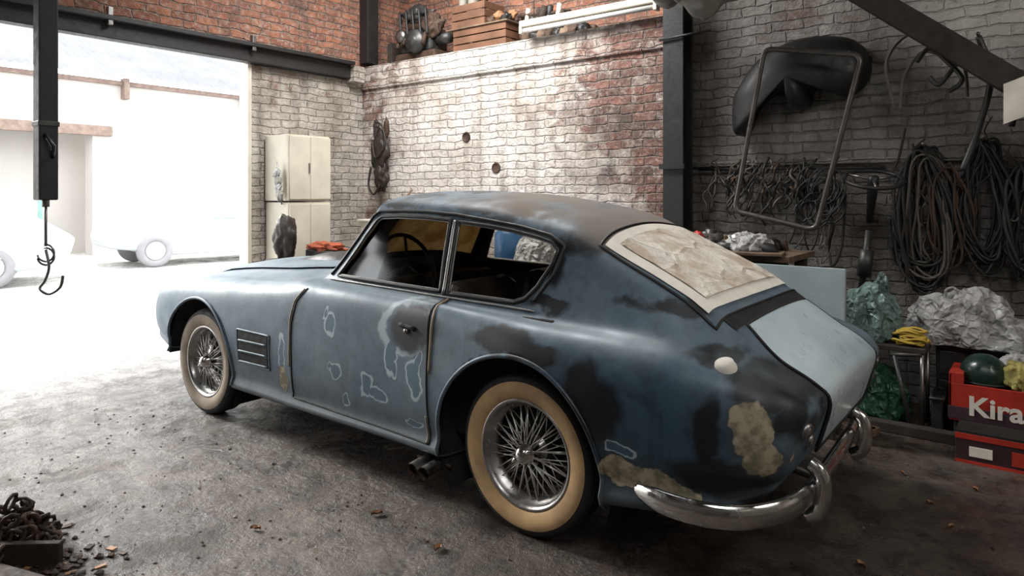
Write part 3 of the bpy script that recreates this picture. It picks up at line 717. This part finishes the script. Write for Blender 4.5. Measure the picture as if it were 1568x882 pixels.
ST=[
st(-5.10,.52,(.40,.52),(.52,.545),(.56,.59),(.555,.63),(.53,.66),(.48,.68),(.40,.69),(.33,.695),(.25,.70),(.17,.705),(.08,.71),(0,.71)),
st(-5.07,.45,(.52,.45),(.62,.49),(.655,.57),(.65,.64),(.615,.69),(.55,.72),(.46,.73),(.38,.735),(.29,.74),(.19,.75),(.1,.755),(0,.755)),
st(-5.00,.40,(.62,.40),(.70,.45),(.725,.56),(.715,.66),(.675,.73),(.60,.765),(.50,.77),(.41,.775),(.31,.785),(.2,.795),(.1,.80),(0,.80)),
st(-4.80,.37,(.68,.37),(.765,.44),(.79,.56),(.775,.69),(.725,.775),(.64,.81),(.54,.81),(.44,.815),(.33,.835),(.22,.85),(.11,.855),(0,.86)),
st(-4.58,.34,(.72,.34),(.80,.42),(.82,.56),(.80,.71),(.75,.80),(.66,.835),(.56,.835),(.46,.845),(.35,.87),(.23,.885),(.11,.895),(0,.90)),
st(-4.22,.22,(.74,.22),(.815,.36),(.835,.54),(.815,.72),(.765,.82),(.68,.86),(.58,.862),(.48,.875),(.36,.905),(.24,.925),(.12,.935),(0,.94)),
st(-3.8,.22,(.74,.22),(.80,.33),(.82,.52),(.805,.72),(.765,.83),(.695,.872),(.60,.88),(.5,.895),(.38,.925),(.25,.94),(.12,.95),(0,.95)),
st(-3.45,.22,(.74,.22),(.79,.32),(.81,.52),(.80,.71),(.77,.84),(.71,.89),(.63,.91),(.53,.925),(.42,.945),(.30,.96),(.14,.975),(0,.975)),
W0,lerp(W0,W1,.1),lerp(W0,W1,.88),W1,
st(-2.6,.22,(.74,.22),(.79,.31),(.81,.50),(.80,.71),(.775,.845),(.73,.902),(.65,.922),(.575,1.12),(.495,1.32),(.40,1.38),(.21,1.415),(0,1.425)),
st(-2.2,.22,(.75,.22),(.80,.32),(.825,.50),(.81,.70),(.785,.835),(.735,.892),(.655,.912),(.58,1.10),(.50,1.30),(.40,1.368),(.21,1.40),(0,1.41)),
st(-1.9,.22,(.77,.22),(.82,.34),(.845,.50),(.835,.68),(.80,.81),(.74,.872),(.65,.90),(.575,1.08),(.495,1.27),(.39,1.335),(.21,1.365),(0,1.375)),
st(-1.67,.22,(.78,.22),(.83,.34),(.855,.50),(.85,.66),(.815,.785),(.75,.855),(.645,.895),(.575,1.07),(.505,1.235),(.385,1.295),(.21,1.318),(0,1.325)),
st(-1.4,.24,(.78,.24),(.83,.36),(.85,.50),(.845,.65),(.81,.77),(.745,.84),(.65,.885),(.58,1.0),(.51,1.125),(.385,1.175),(.21,1.195),(0,1.205)),
st(-1.1,.28,(.77,.28),(.82,.38),(.835,.50),(.825,.64),(.79,.755),(.73,.82),(.65,.86),(.58,.93),(.505,1.005),(.385,1.03),(.21,1.045),(0,1.052)),
st(-.9,.32,(.74,.32),(.785,.40),(.80,.51),(.79,.64),(.76,.745),(.70,.80),(.61,.815),(.54,.85),(.465,.895),(.35,.912),(.2,.923),(0,.928)),
st(-.75,.37,(.68,.37,-.02),(.735,.43,-.015),(.76,.52),(.755,.63),(.73,.72),(.68,.765),(.60,.77),(.52,.78),(.44,.795),(.34,.81),(.2,.825),(0,.83)),
st(-.66,.43,(.61,.42,-.04),(.67,.455,-.03),(.70,.54,-.01),(.705,.62),(.69,.69),(.65,.725),(.58,.73),(.5,.737),(.42,.745),(.33,.755),(.2,.765),(0,.77)),
st(-.615,.46,(.50,.46,-.06),(.56,.49,-.05),(.61,.56,-.03),(.63,.63,-.01),(.62,.67),(.59,.69),(.54,.70),(.47,.705),(.4,.71),(.32,.715),(.2,.72),(0,.725)),
]
us=[s_[0] for s_ in ST]; arr=np.array([s_[1] for s_ in ST])
def loft(nx=230,K=5):
    ui=np.unique(np.concatenate([np.linspace(-5.10,-4.9,16),np.linspace(-4.9,-.8,nx),np.linspace(-.8,-.615,22),np.linspace(-3.2,-2.9,30)]))
    Pn=arr.shape[1]
    cur=np.zeros((len(ui),Pn,3))
    for j in range(Pn):
        for c in range(3): cur[:,j,c]=pchip(us,arr[:,j,c],ui)
    rings=[]
    for i in range(len(ui)):
        P=cur[i]; g0=P[1]*[1,-1,1]; g1=P[-2]*[1,-1,1]
        Q=np.vstack([g0,P,g1]); half=[]
        for j in range(1,Pn):
            p0,p1,p2,p3=Q[j-1],Q[j],Q[j+1],Q[j+2]
            for k in range(K):
                t=k/K; half.append(.5*((2*p1)+(p2-p0)*t+(2*p0-5*p1+4*p2-p3)*t*t+(3*p1-p0-3*p2+p3)*t**3))
        half.append(P[-1]); half=np.array(half)
        left=half.copy(); left[:,1]=YC-half[:,1]; right=half[1:-1][::-1].copy(); right[:,1]=YC+right[:,1]
        rings.append(np.vstack([left,right]))
    n=len(rings[0]); H=12*K
    V=[tuple(p) for r in rings for p in r]; F=[];M=[]
    for i in range(len(ui)-1):
        for j in range(n):
            F.append([i*n+j,i*n+(j+1)%n,(i+1)*n+(j+1)%n,(i+1)*n+j])
            jj=j+.5; idx=(jj if jj<H else 2*H-jj)/K; um=(ui[i]+ui[i+1])/2
            M.append(1 if (idx>9.25 and -3.17<um<-2.925) else 0)
    for ri,rev in ((0,1),(len(ui)-1,0)):
        base=ri*n; R=rings[ri]; c=R.mean(axis=0); prev=[base+j for j in range(n)]; sgn=-1 if rev else 1
        for s_,dx in ((.93,.010),(.8,.018),(.55,.022),(.25,.024)):
            o=len(V); V+=[tuple(c+(p-c)*s_+np.array([sgn*dx,0,0])) for p in R]
            nw=[o+j for j in range(n)]
            for j in range(n): F.append([prev[j],prev[(j+1)%n],nw[(j+1)%n],nw[j]]); M.append(0)
            prev=nw
        V.append(tuple(c+np.array([sgn*.024,0,0]))); ci=len(V)-1
        for j in range(n): F.append([prev[j],prev[(j+1)%n],ci]); M.append(0)
    return V,F,M
V,F,M=loft()
me=bpy.data.meshes.new('car_body_src'); me.from_pydata(V,[],F); me.polygons.foreach_set('material_index',M)
bm=bmesh.new(); bm.from_mesh(me); bmesh.ops.recalc_face_normals(bm,faces=bm.faces[:]); bvh=BVHTree.FromBMesh(bm); bm.to_mesh(me); bm.free()
cutm=pm('cut',(1,0,0)); slots=[paint,amber,darkint,amber,cutm]
for m_ in slots: me.materials.append(m_)
src=bpy.data.objects.new('src',me); C.collection.objects.link(src)
W_FRONT=[(-3.065,.955),(-3.0,1.06),(-2.93,1.17),(-2.868,1.262),(-2.84,1.28),(-2.7,1.288),(-2.5,1.286),(-2.325,1.276),(-2.305,1.1),(-2.28,.938),(-2.6,.945),(-2.9,.952)]
W_REAR=[(-2.23,.934),(-2.25,1.1),(-2.268,1.268),(-2.1,1.255),(-1.95,1.238),(-1.79,1.212),(-1.70,1.192),(-1.665,1.16),(-1.68,1.10),(-1.735,1.00),(-1.785,.945),(-1.84,.925)]
cb_=B('cutter',[paint,paint,paint,paint,cutm])
for w_ in (W_FRONT,W_REAR): cb_.prism(w_,YC-1.2,YC+1.2,cutm)
RX,FX=-1.685,-4.235
ARCH=((-1.705,.43,.315),(-4.25,.412,.33))
for ax_,AR,AZ in ARCH:
    cb_.prism([(ax_+AR*math.cos(t*math.pi/28),AZ+AR*math.sin(t*math.pi/28)) for t in range(56)],YC-1.2,YC+1.2,cutm)
cut=cb_.done()
cut.data.polygons.foreach_set('material_index',[4]*len(cut.data.polygons))
md=src.modifiers.new('b','BOOLEAN'); md.operation='DIFFERENCE'; md.solver='EXACT'; md.object=cut
try: md.material_mode='INDEX'
except: pass
dg=C.evaluated_depsgraph_get(); me2=bpy.data.meshes.new_from_object(src.evaluated_get(dg))
bm=bmesh.new(); bm.from_mesh(me2)
dele=[f for f in bm.faces if f.material_index==4]
bmesh.ops.delete(bm,geom=dele,context='FACES')
for f in bm.faces: f.smooth=True
bm.to_mesh(me2); bm.free()
bpy.data.objects.remove(src); bpy.data.objects.remove(cut)
car=empty('vintage_coupe',(-2.9,YC,0))
me2.name='body_shell'
while len(me2.materials)<4: me2.materials.append(darkint)
for i,m_ in enumerate(slots[:4]): me2.materials[i]=m_
body=bpy.data.objects.new('body_shell',me2); C.collection.objects.link(body); par(body,car)
sm=body.modifiers.new('s','SOLIDIFY'); sm.thickness=.007; sm.offset=-1; sm.material_offset=2

def side(x,z,off=.003,left=True):
    o=Vector((x,YC-3,z)); loc,n_,i,d=bvh.ray_cast(o,Vector((0,1,0)))
    if loc is None: loc=Vector((x,YC-.8,z)); n_=Vector((0,-1,0))
    if n_.y>0: n_=-n_
    p=loc+n_*off
    return p if left else Vector((p.x,2*YC-p.y,p.z))
def top(x,y,off=.003):
    loc,n_,i,d=bvh.ray_cast(Vector((x,y,3)),Vector((0,0,-1)))
    if n_.z<0: n_=-n_
    return loc+n_*off
def dens(P,closed=False,step=.02):
    out=[];n=len(P)
    for i in range(n if closed else n-1):
        a=Vector(P[i]);c=Vector(P[(i+1)%n]);k=max(1,int((c-a).length/step))
        for j in range(k): out.append(a.lerp(c,j/k))
    if not closed: out.append(Vector(P[-1]))
    return out
b=B('window_trim',[black])
for Lf in (True,False):
    for w_ in (W_FRONT,W_REAR):
        pts=[(p[0],p[1]) for p in dens(w_,True)]
        b.tube([side(x,z,.002,Lf) for x,z in pts],.010,black,8,True)
        cxw=sum(p[0] for p in pts)/len(pts);czw=sum(p[1] for p in pts)/len(pts)
        b.tube([side(x+(cxw-x)*.03,z+(czw-z)*.06,.004,Lf) for x,z in pts],.003,steel,6,True)
    b.tube([side(x,z,.006,Lf) for x,z in dens([(-2.252,.925),(-2.292,1.272)])],.010,steel,8)
    b.tube([side(p[0],p[1],.003,Lf) for p in dens([(-3.12,.935),(-2.9,.932),(-2.6,.925),(-2.25,.917),(-1.85,.905),(-1.72,.90)])],.006,steel,8)
    b.tube([side(p[0],p[1],.004,Lf) for p in dens([(-3.135,.955),(-3.02,1.125),(-2.91,1.285),(-2.87,1.31),(-2.7,1.315),(-2.5,1.313),(-2.3,1.302),(-2.1,1.28),(-1.9,1.255),(-1.72,1.222),(-1.635,1.18),(-1.66,1.06),(-1.74,.94)])],.008,black,8)
b.done(car)
b=B('door_seams',[darkint])
for Lf in (True,False):
    def seam(P,r,m_,off=.0): b.tube([side(p[0],p[1],off,Lf) for p in dens(P)],r,m_,6)
    seam([(-3.25,.29),(-3.245,.5),(-3.255,.7),(-3.23,.82),(-3.17,.89)],.0055,darkint)
    seam([(-3.262,.46),(-3.262,.6),(-3.268,.72),(-3.245,.82),(-3.19,.885)],.0055,coppery,.001)
    seam([(-2.19,.275),(-2.19,.5),(-2.20,.7),(-2.225,.91)],.0055,darkint)
    seam([(-2.180,.60),(-2.182,.72),(-2.192,.85),(-2.212,.91)],.006,coppery,.001)
    seam([(-3.25,.29),(-2.9,.283),(-2.5,.278),(-2.19,.275)],.005,darkint)
    seam([(-2.40,.277),(-2.205,.275),(-2.205,.40)],.004,coppery,.0)
    seam([(-2.40,.79),(-2.30,.78)],.012,darkint,.002)
    b.lathe([(0,.012),(.010,.010),(.014,0)],side(-2.35,.765,.002,Lf),steel,(0,-1 if Lf else 1,0),16)
b.done(car)
b=B('wheel_arch_lips',[paint])
for Lf in (True,False):
    for ax_,AR,AZ in ARCH:
        pts=[side(ax_+AR*math.cos(math.radians(a)),AZ+AR*math.sin(math.radians(a)),.001,Lf) for a in range(-10,(191 if ax_>-3 else 180),4)]
        b.tube(pts,.010,paint,8)
b.done(car)
b=B('fender_vents',[darkint])
for Lf in (True,False):
    for k in range(3):
        z=.57-k*.062
        G=[]
        for i in range(12):
            x=-3.755+i*.28/11
            G.append([side(x,z+.026,.002,Lf),side(x,z+.005,.004,Lf),side(x,z-.020,.004,Lf)])
        b.grid(G,darkint)
        b.tube([side(-3.755+i*.28/11,z-.026,.003,Lf) for i in range(12)],.006,paint,8)
    pts=[side(p[0],p[1],.0,Lf) for p in dens([(-3.775,.605),(-3.455,.60),(-3.455,.405),(-3.76,.415)],True)]
    b.tube(pts,.006,paint,8,True)
b.done(car)
b=B('wheel_wells',[darkint])
for ax_,AR,AZ in ARCH:
    for s_ in (-1,1):
        G=[]
        for a in range(-30,(211 if ax_>-3 else 181),6):
            ca,sa=math.cos(math.radians(a)),math.sin(math.radians(a))
            G.append([(ax_+(AR+.012)*ca,YC+s_*.785,AZ+(AR+.012)*sa),(ax_+(AR+.012)*ca,YC+s_*.42,AZ+(AR+.012)*sa),(ax_+.02*ca,YC+s_*.42,AZ+.02*sa)])
        b.grid(G,darkint)
b.done(car)

def wquad(c,u,v):
    return [ (c[0][k]*(1-u)+c[1][k]*u)*(1-v)+(c[2][k]*(1-u)+c[3][k]*u)*v for k in (0,1)]
b=B('rear_window_paper',[news])
q=[(-1.475,2.55),(-1.475,3.49),(-1.005,2.515),(-1.005,3.525)]
def rr(q,n1,n2,inset,off,m_,curve=.03,cr=.0015):
    G=[]
    for i in range(n1+1):
        row=[]
        for j in range(n2+1):
            u=inset+(1-2*inset)*j/n2; v=inset*1.5+(1-3*inset)*i/n1
            x,y=wquad(q,u,v); x+= curve*(1-(2*u-1)**2)*(1 if v>.5 else -1)*abs(2*v-1)
            row.append(top(x,y,off+cr*(noise.noise(Vector((x*14,y*14,0)))-2*abs(noise.noise(Vector((x*7,y*7,4)))))))
        G.append(row)
    b.grid(G,m_)
rr(q,40,50,0,.006,tape,cr=.001); rr(q,60,80,.065,.012,news,cr=.003)
b.done(car)
b=B('rear_window_seal',[black])
q2=[(-1.49,2.535),(-1.49,3.505),(-.965,2.49),(-.965,3.55)]
per=[]
for u,v,du,dv in ((0,0,1,0),(1,0,0,1),(1,1,-1,0),(0,1,0,-1)):
    for k in range(24):
        uu=u+du*k/24;vv=v+dv*k/24; x,y=wquad(q2,uu,vv); x+=.03*(1-(2*uu-1)**2)*(2*vv-1); per.append(top(x,y,.001))
b.tube(per,.007,black,8,True)
b.done(car)
cx0,cz0=-1.02,.56
def polar(th,y,off):
    d=Vector((math.cos(th),0,math.sin(th))); o=Vector((cx0,y,cz0))+d*2
    loc,n_,i,dd=bvh.ray_cast(o,-d)
    if loc is None: return None
    if n_.dot(d)<0: n_=-n_
    return loc+n_*off
b=B('trunk_lid',[lidm]); G=[]
for i in range(46):
    t=i/45; th=math.radians(70-81*t); row=[]
    hw=.40+.05*math.sin(math.pi*min(1,t*1.3))
    for j in range(33):
        y=YC+hw*(2*j/32-1); row.append(polar(th,y,.008))
    G.append(row)
b.grid(G,lidm)
ring=G[0]+[r[-1] for r in G[1:]]+G[-1][::-1][1:]+[r[0] for r in G[::-1][1:-1]]
b.tube([p-Vector((0,0,.004)) for p in ring],.006,darkint,6,True)
b.done(car)
b=B('rear_deck_panel',[pm('primer_black_grey',(.03,.03,.033),.5)])
G=[[top(-.955+.025*i+.022*(1-((j-16)/16)**2),YC+.48*(j-16)/16,.004) for j in range(33)] for i in range(3)]
b.grid(G,b.m[0]); b.done(car)

b=B('fuel_cap',[tape]); p=top(-.875,2.345,0)
b.lathe([(0,.028),(.02,.027),(.033,.02),(.036,.008),(.040,0),(.04,-.01)],p,tape,(-.1,-.45,1),24); b.done(car)
b=B('tail_lamps',[chrome])
for s_ in (-1,1):
    for yy,zz,r_ in ((.60,.61,.028),(.53,.555,.024)):
        loc,n_,i,dd=bvh.ray_cast(Vector((.5,YC+s_*yy,zz)),Vector((-1,0,0)))
        if loc is not None:
            if n_.x<0: n_=-n_
            b.lathe([(0,.014),(r_*.6,.012),(r_*.75,.008)],loc,chrome,n_,20); b.lathe([(r_*.75,.010),(r_,.010),(r_*1.1,0),(r_*1.1,-.02)],loc,steel,n_,20)
b.done(car)
b=B('rear_bumper',[chrome])
def bumper(path,hh,tt,m_):
    P=smoothpath(path,8); V=[];k=len(P); prof=[(math.cos(a*math.pi/6),math.sin(a*math.pi/6)) for a in range(12)]
    for i in range(k):
        t=(P[min(i+1,k-1)]-P[max(i-1,0)]).normalized(); n_=Vector((-t.y,t.x,0)).normalized()
        e=min(1,(min(i,k-1-i)+.6)/7)**.5
        for c_,s_ in prof: V.append(P[i]+n_*(-tt*e*c_)+Vector((0,0,hh*e*s_)))
    F=[[i*12+j,i*12+(j+1)%12,(i+1)*12+(j+1)%12,(i+1)*12+j] for i in range(k-1) for j in range(12)]
    F+=[list(range(12)),[(k-1)*12+j for j in range(12)]]
    b.add(V,F,m_)
h=[(-1.13,2.155,.375),(-1.0,2.12,.372),(-.86,2.125,.372),(-.75,2.18,.374),(-.67,2.29,.378),(-.635,2.42,.38),(-.63,2.60,.382),(-.635,2.85,.385),(-.64,3.02,.385)]
full=h+[(-.645,3.2,.385),(-.66,3.36,.385),(-.69,3.47,.385)]
bumper(full,.042,.020,chrome)
for y in (2.50,3.20):
    b.tube(smoothpath([(-.645,y,.29),(-.605,y,.32),(-.59,y,.39),(-.60,y,.45),(-.64,y,.48)]),[.02]+[.028]*31+[.018],chrome,10)
for s_ in (-1,1):
    b.cyl((-.64,YC+s_*.4,.385),(-.85,YC+s_*.4,.42),.016,greym)
b.done(car)
b2=B('exhaust_tailpipes',[rusty])
for o in (0,.075):
    P=smoothpath([(-2.9+o,2.7,.20),(-2.45+o,2.62,.20),(-2.27+o,2.42,.19),(-2.23+o,2.14,.17)])
    b2.tube(P,.028,rusty,14,cap=False); b2.tube(P[-5:],.031,rimm,14,cap=False); b2.tube(P[-6:-1],.022,darkint,14,cap=True)
b2.tube([(-2.31,2.26,.18),(-2.10,2.26,.18)],.008,rusty)
b2.tube([(-2.24,2.4,.19),(-2.24,2.4,.34)],.008,rusty)
b2.done(car)
b=B('car_interior',[darkint])
b.box((-3.10,2.45,.72),(-2.95,3.59,.91),darkint,.03); b.box((-3.2,2.35,.30),(-1.5,3.69,.34),darkint)
for y in (2.68,3.34):
    b.box((-2.75,y-.23,.38),(-2.25,y+.23,.58),leather,.05); b.box((-2.38,y-.23,.55),(-2.22,y+.23,.98),leather,.06,Euler((0,math.radians(12),0)))
b.box((-2.0,2.45,.6),(-1.6,3.6,.82),leather,.04)
for s_ in (-1,1): b.box((-3.1,YC+s_*.66-.02,.3),(-1.6,YC+s_*.66+.02,.88),darkint,.01)
b.done(car)
b=B('car_steering_wheel',[black]); c0=Vector((-2.82,2.68,1.0)); nrm=Vector((1,0,.45)).normalized(); u=nrm.orthogonal().normalized(); w=nrm.cross(u)
b.tube([c0+(u*math.cos(a*math.pi/18)+w*math.sin(a*math.pi/18))*.19 for a in range(36)],.012,black,8,True)
for k in range(3):
    a=k*2.094+.5; b.cyl(c0,c0+(u*math.cos(a)+w*math.sin(a))*.19,.008,black)
b.cyl(c0,c0-nrm*.28,.02,black); b.done(car)
b=B('window_glass',[glass])
def pane(w_,Lf,m_,off):
    n=len(w_); pts=[side(x,z,off,Lf) for x,z in w_]; c=Vector((0,0,0))
    for p in pts:c+=p
    c/=n; b.add([c]+pts,[[0,i+1,(i+1)%n+1] for i in range(n)],m_,True)
for Lf in (True,False):
    pane(W_FRONT,Lf,glass,-.012); pane(W_REAR,Lf,glass,-.012)
b.done(car)
tan_front=pm('dusty_sidewall',(.40,.32,.24),.8,0,var=.35,scale=7,bmp=.06)
def wheel(name,x,s_,tm):
    b=B(name,[rubber]); ax=(0,s_,0); c=Vector((x,YC+s_*.70,.333))
    prof=[(.212,-.055),(.222,-.07),(.27,-.082),(.305,-.078),(.322,-.066),(.330,-.05),(.333,-.03),(.334,0),(.333,.03),(.331,.05),(.325,.066),(.316,.074),(.300,.080),(.285,.084),(.262,.083),(.24,.077),(.228,.07),(.222,.062)]
    mats=[rubber]*12+[tm]*5
    b.lathe(prof,c,rubber,ax,72,mats=mats)
    for o in (-.045,-.015,.015,.045): b.lathe([(.330,o-.004),(.3335,o-.003),(.3335,o+.003),(.330,o+.004)],c,rubber,ax,72)
    b.lathe([(.222,.058),(.228,.066),(.226,.072),(.216,.070),(.208,.055),(.203,.035),(.19,.028),(.185,.0),(.19,-.03),(.205,-.045),(.212,-.06),(.225,-.066)],c,rimm,ax,72)
    A=Vector(ax); u=Vector((1,0,0)); w=A.cross(u)
    def P(r,a,t): return c+A*a+(u*math.cos(t)+w*math.sin(t))*r
    n=24
    for k in range(n):
        t=2*math.pi*k/n; sg=1 if k%2 else -1
        b.tube([P(.036,.062,t),P(.197,.03,t+sg*.30)],.0025,spokem,5)
        b.tube([P(.036,.050,t+.13),P(.188,.004,t+.13-sg*.24)],.0025,spokem,5)
        b.tube([P(.058,-.030,t+.06),P(.188,.0,t+.06+sg*.34)],.0025,spokem,5)
    b.lathe([(0,.104),(.014,.102),(.028,.094),(.036,.082),(.038,.07),(.044,.064),(.046,.05),(.034,.042),(.034,-.01),(.058,-.02),(.062,-.035),(.05,-.045)],c,chrome,ax,28)
    for k in range(2):
        t=k*math.pi+.6; b.tube([P(.02,.085,t),P(.046,.086,t),P(.055,.090,t)],[.012,.009,.006],chrome,8)
    b.lathe([(0,-.05),(.15,-.05),(.165,-.06),(.165,-.10),(0,-.10)],c,darkint,ax,40)
    b.lathe([(.13,-.048),(.14,-.044),(.15,-.048)],c,rusty,ax,40)
    b.cyl(c-A*.08,c-A*.40,.03,darkint)
    return b.done(car)
wheel('rear_left_wheel',RX,-1,tan_side); wheel('front_left_wheel',FX,-1,tan_front); wheel('rear_right_wheel',RX,1,tan_side); wheel('front_right_wheel',FX,1,tan_front)
b=B('hood_panel',[paint]); G=[]
for i in range(24):
    x=-4.72+i*.06; G.append([top(x,YC+.40*(j-12)/12,.012) for j in range(25)])
b.grid(G,paint); G2=[]
for i in range(14):
    x=-4.1+i*.05; hh=.045*math.sin(math.pi*min(1,i/10)); G2.append([top(x,YC+.16*(j-8)/8,.013+max(0,hh)*(1-((j-8)/8)**4)) for j in range(17)])
b.grid(G2,black); b.done(car)

# ------------------------------------------------------------------ outside
pale=pm('pale_rendered_wall',(.50,.47,.44),.9,0,var=.15,scale=.6)
paleroof=pm('pale_corrugated_roof',(.20,.20,.21),.8,0,var=.2,scale=1)
brownwood=pm('weathered_lintel',(.26,.19,.15),.8)
b=B('outbuilding',[pale])
bxx=-17.0
b.box((bxx-.4,-8,0),(bxx,1.6,4.0),pale); b.box((bxx-.4,6.4,0),(bxx,20,4.0),pale); b.box((bxx-.4,1.6,2.75),(bxx,6.4,4.0),pale); b.box((bxx-1.2,1,0),(bxx-1.0,7,4.0),pale)
b.box((bxx-.05,1.3,2.72),(bxx+.08,6.8,2.95),brownwood,.02)
b.box((bxx-.1,-8,3.92),(bxx+.1,20,4.02),pm('pink_brick',(.28,.2,.17),.9),.01)
G=[[(bxx+.35-.6*i,-8+.045*j,4.1+.28*i+.03*math.sin(j*math.pi/2)) for j in range(622)] for i in range(6)]
b.grid(G,paleroof)
for y in range(-8,20,3): b.box((bxx-.02,y,3.6),(bxx+.2,y+.12,4.08),brownwood,.01)
b.done()
palecar=pm('pale_car_paint',(.54,.58,.59),.7,0,var=.06)
paletyre=pm('hazed_tyre',(.30,.30,.31),.8,0,var=.1)  # tyres paled to grey: bright yard haze put into the colour
palewin=pm('pale_window',(.36,.40,.41),.6,0,var=.1)  # pale grey for the parked cars' windows
def outcar(name,loc,rz,sc):
    V2,F2,M2=loft(60,2)
    b=B(name,[palecar]); V2=[Vector(v)-Vector((-2.9,YC,0)) for v in V2]
    b.add(V2,F2,palecar)
    for x in (RX+2.9,FX+2.9):
        for s_ in (-1,1):
            b.lathe([(.0,.06),(.2,.06),(.21,.07),(.3,.07),(.333,.03),(.333,-.08),(0,-.08)],(x,s_*.79,.333),paletyre,(0,s_,0),32)
            b.lathe([(0,.08),(.1,.08),(.18,.072)],(x,s_*.79,.333),palecar,(0,s_,0),24)
    for s_ in (-1,1):
        b.prism([(x+2.9,z) for x,z in W_FRONT],s_*.50,s_*.66,palewin)
    o=b.done(); o.location=loc; o.rotation_euler=(0,0,rz); o.scale=(sc,)*3; return o
outcar('parked_car',(-13.9,7.5,0),math.radians(80),.95)
outcar('parked_car.001',(-13.3,2.4,0),math.radians(70),.95)
b=B('yard_post',[green]); b.cyl((-15.5,4.9,0),(-15.5,4.9,1.9),.04,pm('green_post',(.22,.42,.35),.5),12); b.done()

# ------------------------------------------------------------------ lights
w=bpy.data.worlds.new('World'); scene.world=w; w.use_nodes=True
bg=w.node_tree.nodes['Background']; bg.inputs[0].default_value=(.94,.97,1,1); bg.inputs[1].default_value=5.0
sun=bpy.data.lights.new('sun','SUN'); sun.energy=6; sun.angle=math.radians(14); sun.color=(1,.97,.92)
so=bpy.data.objects.new('sun',sun); C.collection.objects.link(so)
so.rotation_euler=Vector((-.88,-.10,.42)).to_track_quat('Z','Y').to_euler()
def area(name,loc,dirv,sx,sy,e,col):
    sk=bpy.data.lights.new(name,'AREA'); sk.shape='RECTANGLE'; sk.size=sx; sk.size_y=sy; sk.energy=e; sk.color=col
    ko=bpy.data.objects.new(name,sk); C.collection.objects.link(ko); ko.location=loc
    ko.rotation_euler=Vector(dirv).to_track_quat('Z','Y').to_euler()
area('skylight_lamp',(-3.9,3.6,4.2),(0,-1.0,1.6),2.2,.8,165,(1,.97,.93))
area('camera_side_fill',(.3,0.0,4.2),(.5,-.5,1.6),1.6,1.4,26,(1,.98,.96))  # added fill above the camera, no known source, brightens the car's side
area('tail_fill_lamp',(1.9,2.6,2.9),(1.6,-.1,1.2),.9,.7,28,(1,.94,.86))  # unseen warm fill added at the right to light the tail and boxes

# ------------------------------------------------------------------ camera
cam=bpy.data.cameras.new('camera'); co=bpy.data.objects.new('camera',cam); C.collection.objects.link(co)
cam.sensor_width=36; cam.lens=1067/1600*36; cam.shift_y=-148/1600; cam.clip_start=.05; cam.clip_end=200
co.location=(0,0,1.41); co.rotation_euler=(math.radians(90),0,math.atan2(.613,.79))
scene.camera=co
scene.view_settings.view_transform='Standard'
scene.view_settings.exposure=0.0
